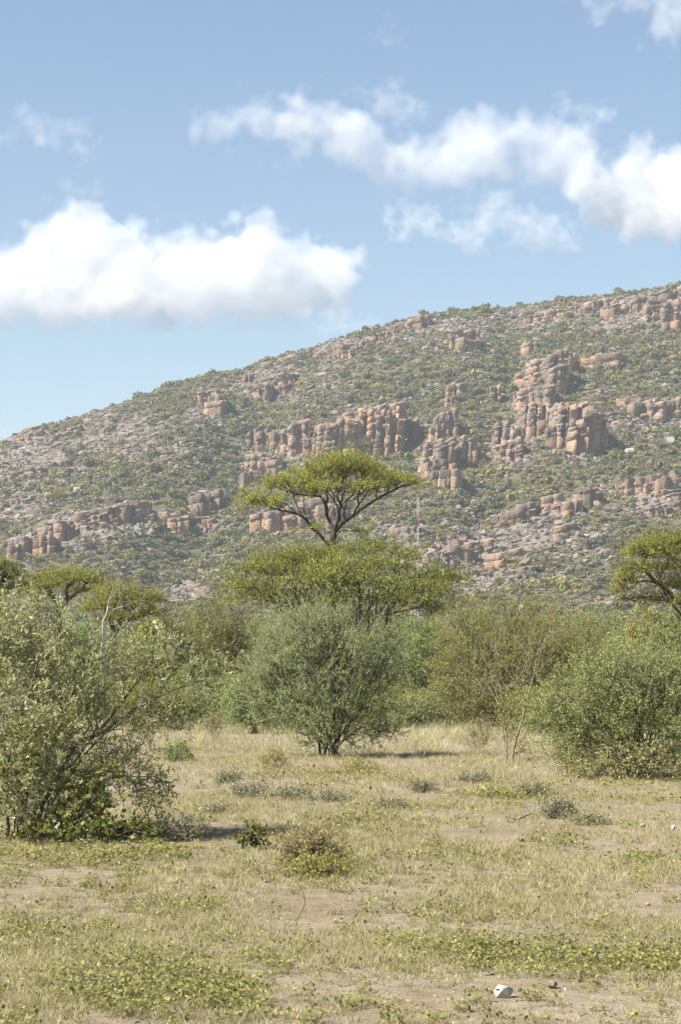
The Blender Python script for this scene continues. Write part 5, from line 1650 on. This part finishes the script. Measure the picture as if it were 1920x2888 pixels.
GX, GD, GS = [], [], []
for n, d0, d1, sc in ((24000, 8.5, 16, 0.92), (28000, 16, 30, 1.05), (19000, 30, 48, 1.4), (13000, 48, 95, 2.2)):
    x, D = plain_points(n, d0, d1, 900 + int(d0))
    GX.append(x); GD.append(D); GS.append(np.full(n, sc))
gx_, gd_, gs_ = np.concatenate(GX), np.concatenate(GD), np.concatenate(GS)
r = np.random.default_rng(905)
dens = fbm(gx_ / 1.3, gd_ / 2.2, 41, 4)
gn = fbm(gx_ / 3.5 + 7, gd_ / 6.0, 43, 3)
row = HZ + EYE * F / gd_
colm = CX + gx_ / gd_ * F
bare = np.exp(-((colm - 1600) / 420) ** 2 - ((row - 2860) / 70) ** 2) * 1.0 + np.exp(-((colm - 1000) / 250) ** 2 - ((row - 2880) / 30) ** 2) * .9 + np.exp(-((colm - 1800) / 150) ** 2 - ((row - 2540) / 30) ** 2) * .6 \
    + np.exp(-((colm - 120) / 120) ** 2 - ((row - 2555) / 22) ** 2) * .6 + np.exp(-((colm - 560) / 120) ** 2 - ((row - 2330) / 20) ** 2) * .6 + np.exp(-((colm - 1750) / 300) ** 2 - ((row - 2235) / 14) ** 2) * .5
keep = r.uniform(0, 1, len(gx_)) < np.clip(0.90 + 0.55 * dens - bare * .55, 0.5, 1)
for (sx, sy, sw) in STONES:
    keep &= (np.abs(gx_ - sx) > sw * .5 + .03) | (gd_ > sy + .1) | (gd_ < sy - .35)
gx_, gd_, gs_, dens, gn, bare = [v[keep] for v in (gx_, gd_, gs_, dens, gn, bare)]
n = len(gx_)
u = r.uniform(0, 1, n)
pg = np.clip(0.12 + 0.7 * gn, 0.02, 0.45)
pt = np.clip(0.44 - 1.0 * dens + .5 * bare, 0.2, 0.9)
idx = np.where(u < pt, r.integers(7, 10, n), np.where(u < pt + pg * (1 - pt), r.integers(4, 7, n), r.integers(0, 4, n)))
sz = gs_ * r.uniform(0.5, 1.1, n) * (1 + 0.6 * np.clip(dens, -0.5, 0.8))
grass = scatter('grass', TUFTS, np.stack((gx_, gd_, gh(gx_, gd_)), -1), np.stack((r.normal(0, .08, n), r.normal(0, .08, n), r.uniform(0, 6.28, n)), -1),
                np.stack((sz, sz, sz), -1), idx)
tag(grass, 'short dry straw and green grass of the clearing', 'grass')

# taller pale grass beyond the clearing and in the bush's shade
TALL = [('tall_tuft', tuft(850 + i, M_TALL, 34, 0.16, 0.55 + .1 * i, 0.0035, 0.75)) for i in range(4)] + [('tall_green_tuft', tuft(856 + i, M_GREENG, 30, 0.14, 0.42, 0.0035, 0.7)) for i in range(2)]
x, D = plain_points(9500, 39, 130, 911)
r = np.random.default_rng(912)
row = HZ + EYE * F / D; colm = CX + x / D * F
q = 0.28 + 0.8 * fbm(x / 3, D / 4, 61, 3) + 0.9 * np.exp(-((colm - 1270) / 130) ** 2 - ((row - 2100) / 45) ** 2) - 0.5 * np.exp(-((colm - 560) / 260) ** 2 - ((row - 2140) / 34) ** 2)
q = np.where(D < 41.5, q - .45, q) + 0.8 * np.exp(-((colm - 930) / 90) ** 2 - ((row - 2135) / 12) ** 2)
keep = r.uniform(0, 1, len(x)) < np.clip(q, 0.0, 1)
x, D = x[keep], D[keep]
n = len(x)
sz = r.uniform(0.5, 1.1, n) * np.where(D < 44, .8, np.where(D > 70, 1.5, 1.0))
tg = scatter('tall_grass', TALL, np.stack((x, D, gh(x, D)), -1), np.stack((r.normal(0, .1, n), r.normal(0, .1, n), r.uniform(0, 6.28, n)), -1), np.stack((sz, sz, sz), -1),
             np.where(r.uniform(0, 1, n) < .78, r.integers(0, 4, n), r.integers(4, 6, n)))
tag(tg, 'tall pale grass beyond the clearing', 'grass')

# creeping green herb with small lilac flowers
M_FORB = leaf_mat('forb_leaf', [(0.13, 0.14, 0.038), (0.18, 0.19, 0.052), (0.26, 0.25, 0.075), (0.35, 0.30, 0.11)], 0.38, 0.5, 0.3, objrand=0.2)
M_LILAC = leaf_mat('lilac_petal', [(0.22, 0.19, 0.27), (0.27, 0.24, 0.32)], 0.3)


def forb(seed, flowers):
    r = np.random.default_rng(seed)
    n = 26
    C = np.column_stack((r.normal(0, .05, (n, 2)), r.uniform(.008, .07, n)))
    nr = unit(r.normal(0, .55, (n, 3)) + (0, 0, .9))
    u_ = unit(np.cross(nr, r.normal(0, 1, (n, 3)))); w_ = np.cross(nr, u_)
    s_ = (0.0125 * r.uniform(.6, 1.4, n))[:, None]
    V, Q = quads_at(C, u_ * s_, w_ * s_ * .62)
    st = (C * (.4, .4, 0), C * (.7, .7, .5), C)
    TV, TQ, TT = twig_mesh(tuple(np.asarray(q_) for q_ in st), 0.0010)
    parts = [(V, [Q], 0), (TV, [TQ, TT], 1)]
    if flowers:
        k = 3
        C2 = np.column_stack((r.normal(0, .05, (k, 2)), r.uniform(.05, .085, k)))
        C2 = np.repeat(C2, 5, 0)
        a = np.tile(np.arange(5) * 2 * PI / 5, k)
        d = np.stack((np.cos(a), np.sin(a), np.full(len(a), .25)), -1)
        V2, Q2 = quads_at(C2 + d * .007, d * .007, np.stack((-np.sin(a), np.cos(a), 0 * a), -1) * .005)
        parts.append((V2, [Q2], 2))
    return stack_mesh('forb', parts, [M_FORB, M_GREENG, M_LILAC], False)


FORBS = [('forb', forb(870 + i, i >= 4)) for i in range(6)]
PATCH = [(60, 2630, 110, 40, 260), (190, 2668, 120, 40, 200), (300, 2612, 60, 14, 50), (428, 2735, 130, 34, 260), (275, 2790, 150, 36, 300), (581, 2795, 140, 34, 300), (380, 2820, 130, 26, 200), (665, 2830, 90, 24, 140),
         (440, 2561, 80, 16, 70), (555, 2552, 60, 18, 70), (110, 2414, 130, 26, 260), (290, 2440, 130, 20, 160), (430, 2412, 120, 22, 200), (880, 2470, 110, 24, 150), (1235, 2573, 90, 20, 90), (1330, 2668, 130, 22, 160),
         (1400, 2695, 140, 26, 260), (1580, 2700, 170, 30, 360), (1760, 2706, 140, 26, 260), (1860, 2716, 80, 24, 140), (1223, 2410, 80, 16, 80), (1541, 2374, 70, 14, 60), (1835, 2428, 80, 18, 110), (1694, 2606, 50, 12, 40),
         (1030, 2325, 120, 14, 110), (1430, 2250, 120, 10, 90), (1140, 2650, 90, 22, 90), (60, 2480, 90, 24, 60), (340, 2500, 120, 26, 60), (1510, 2815, 26, 9, 14), (1660, 2795, 14, 10, 8), (740, 2700, 60, 16, 24), (900, 2190, 130, 12, 140), (40, 2880, 60, 20, 40)]
r = np.random.default_rng(915)
fx, fd = [], []
for (a, b, w, h, k) in PATCH:
    pxx = r.normal(a, w * .68, int(k * .34)); rw = np.clip(r.normal(b, h * .75, int(k * .34)), 1990, 2960)
    Dp = EYE * F / (rw - HZ)
    fx.append((pxx - CX) * pxs(Dp)); fd.append(Dp)
k = 900
rw = r.uniform(2200, 2900, k); Dp = EYE * F / (rw - HZ)
fx.append((r.uniform(-200, 2100, k) - CX) * pxs(Dp)); fd.append(Dp)
fx, fd = np.concatenate(fx), np.concatenate(fd)
clear = np.ones(len(fx), bool)
for (sx, sy, sw) in STONES:          # nothing grows over the stones
    clear &= (np.abs(fx - sx) > sw * .5 + .05) | (fd > sy + .1) | (fd < sy - .6)
fx, fd = fx[clear], fd[clear]
n = len(fx)
sz = r.uniform(.6, 1.25, n) * np.clip(fd / 16, .9, 1.8)
fo = scatter('creeping_herb', FORBS, np.stack((fx, fd, gh(fx, fd)), -1), np.stack((r.normal(0, .1, n), r.normal(0, .1, n), r.uniform(0, 6.28, n)), -1), np.stack((sz, sz, sz), -1), np.where(r.uniform(0, 1, n) < .95, r.integers(0, 4, n), r.integers(4, 6, n)))
tag(fo, 'green creeping herb patches with small lilac flowers', 'ground cover')

# grit on the bare soil
GR = [('grit', rock_mesh('grit', 880 + i, m_stone, 1.0, 10, .3)) for i in range(4)]
x, D = plain_points(4200, 8.5, 16, 921)
r = np.random.default_rng(922)
n = len(x)
sz = r.lognormal(-5.3, .5, n)
tag(scatter('gravel', GR, np.stack((x, D, gh(x, D) + sz * .2), -1), np.stack((r.normal(0, .4, n), r.normal(0, .4, n), r.uniform(0, 6.28, n)), -1), np.stack((sz, sz, sz), -1), r.integers(0, 4, n)), 'fine gravel on the bare soil', 'gravel')
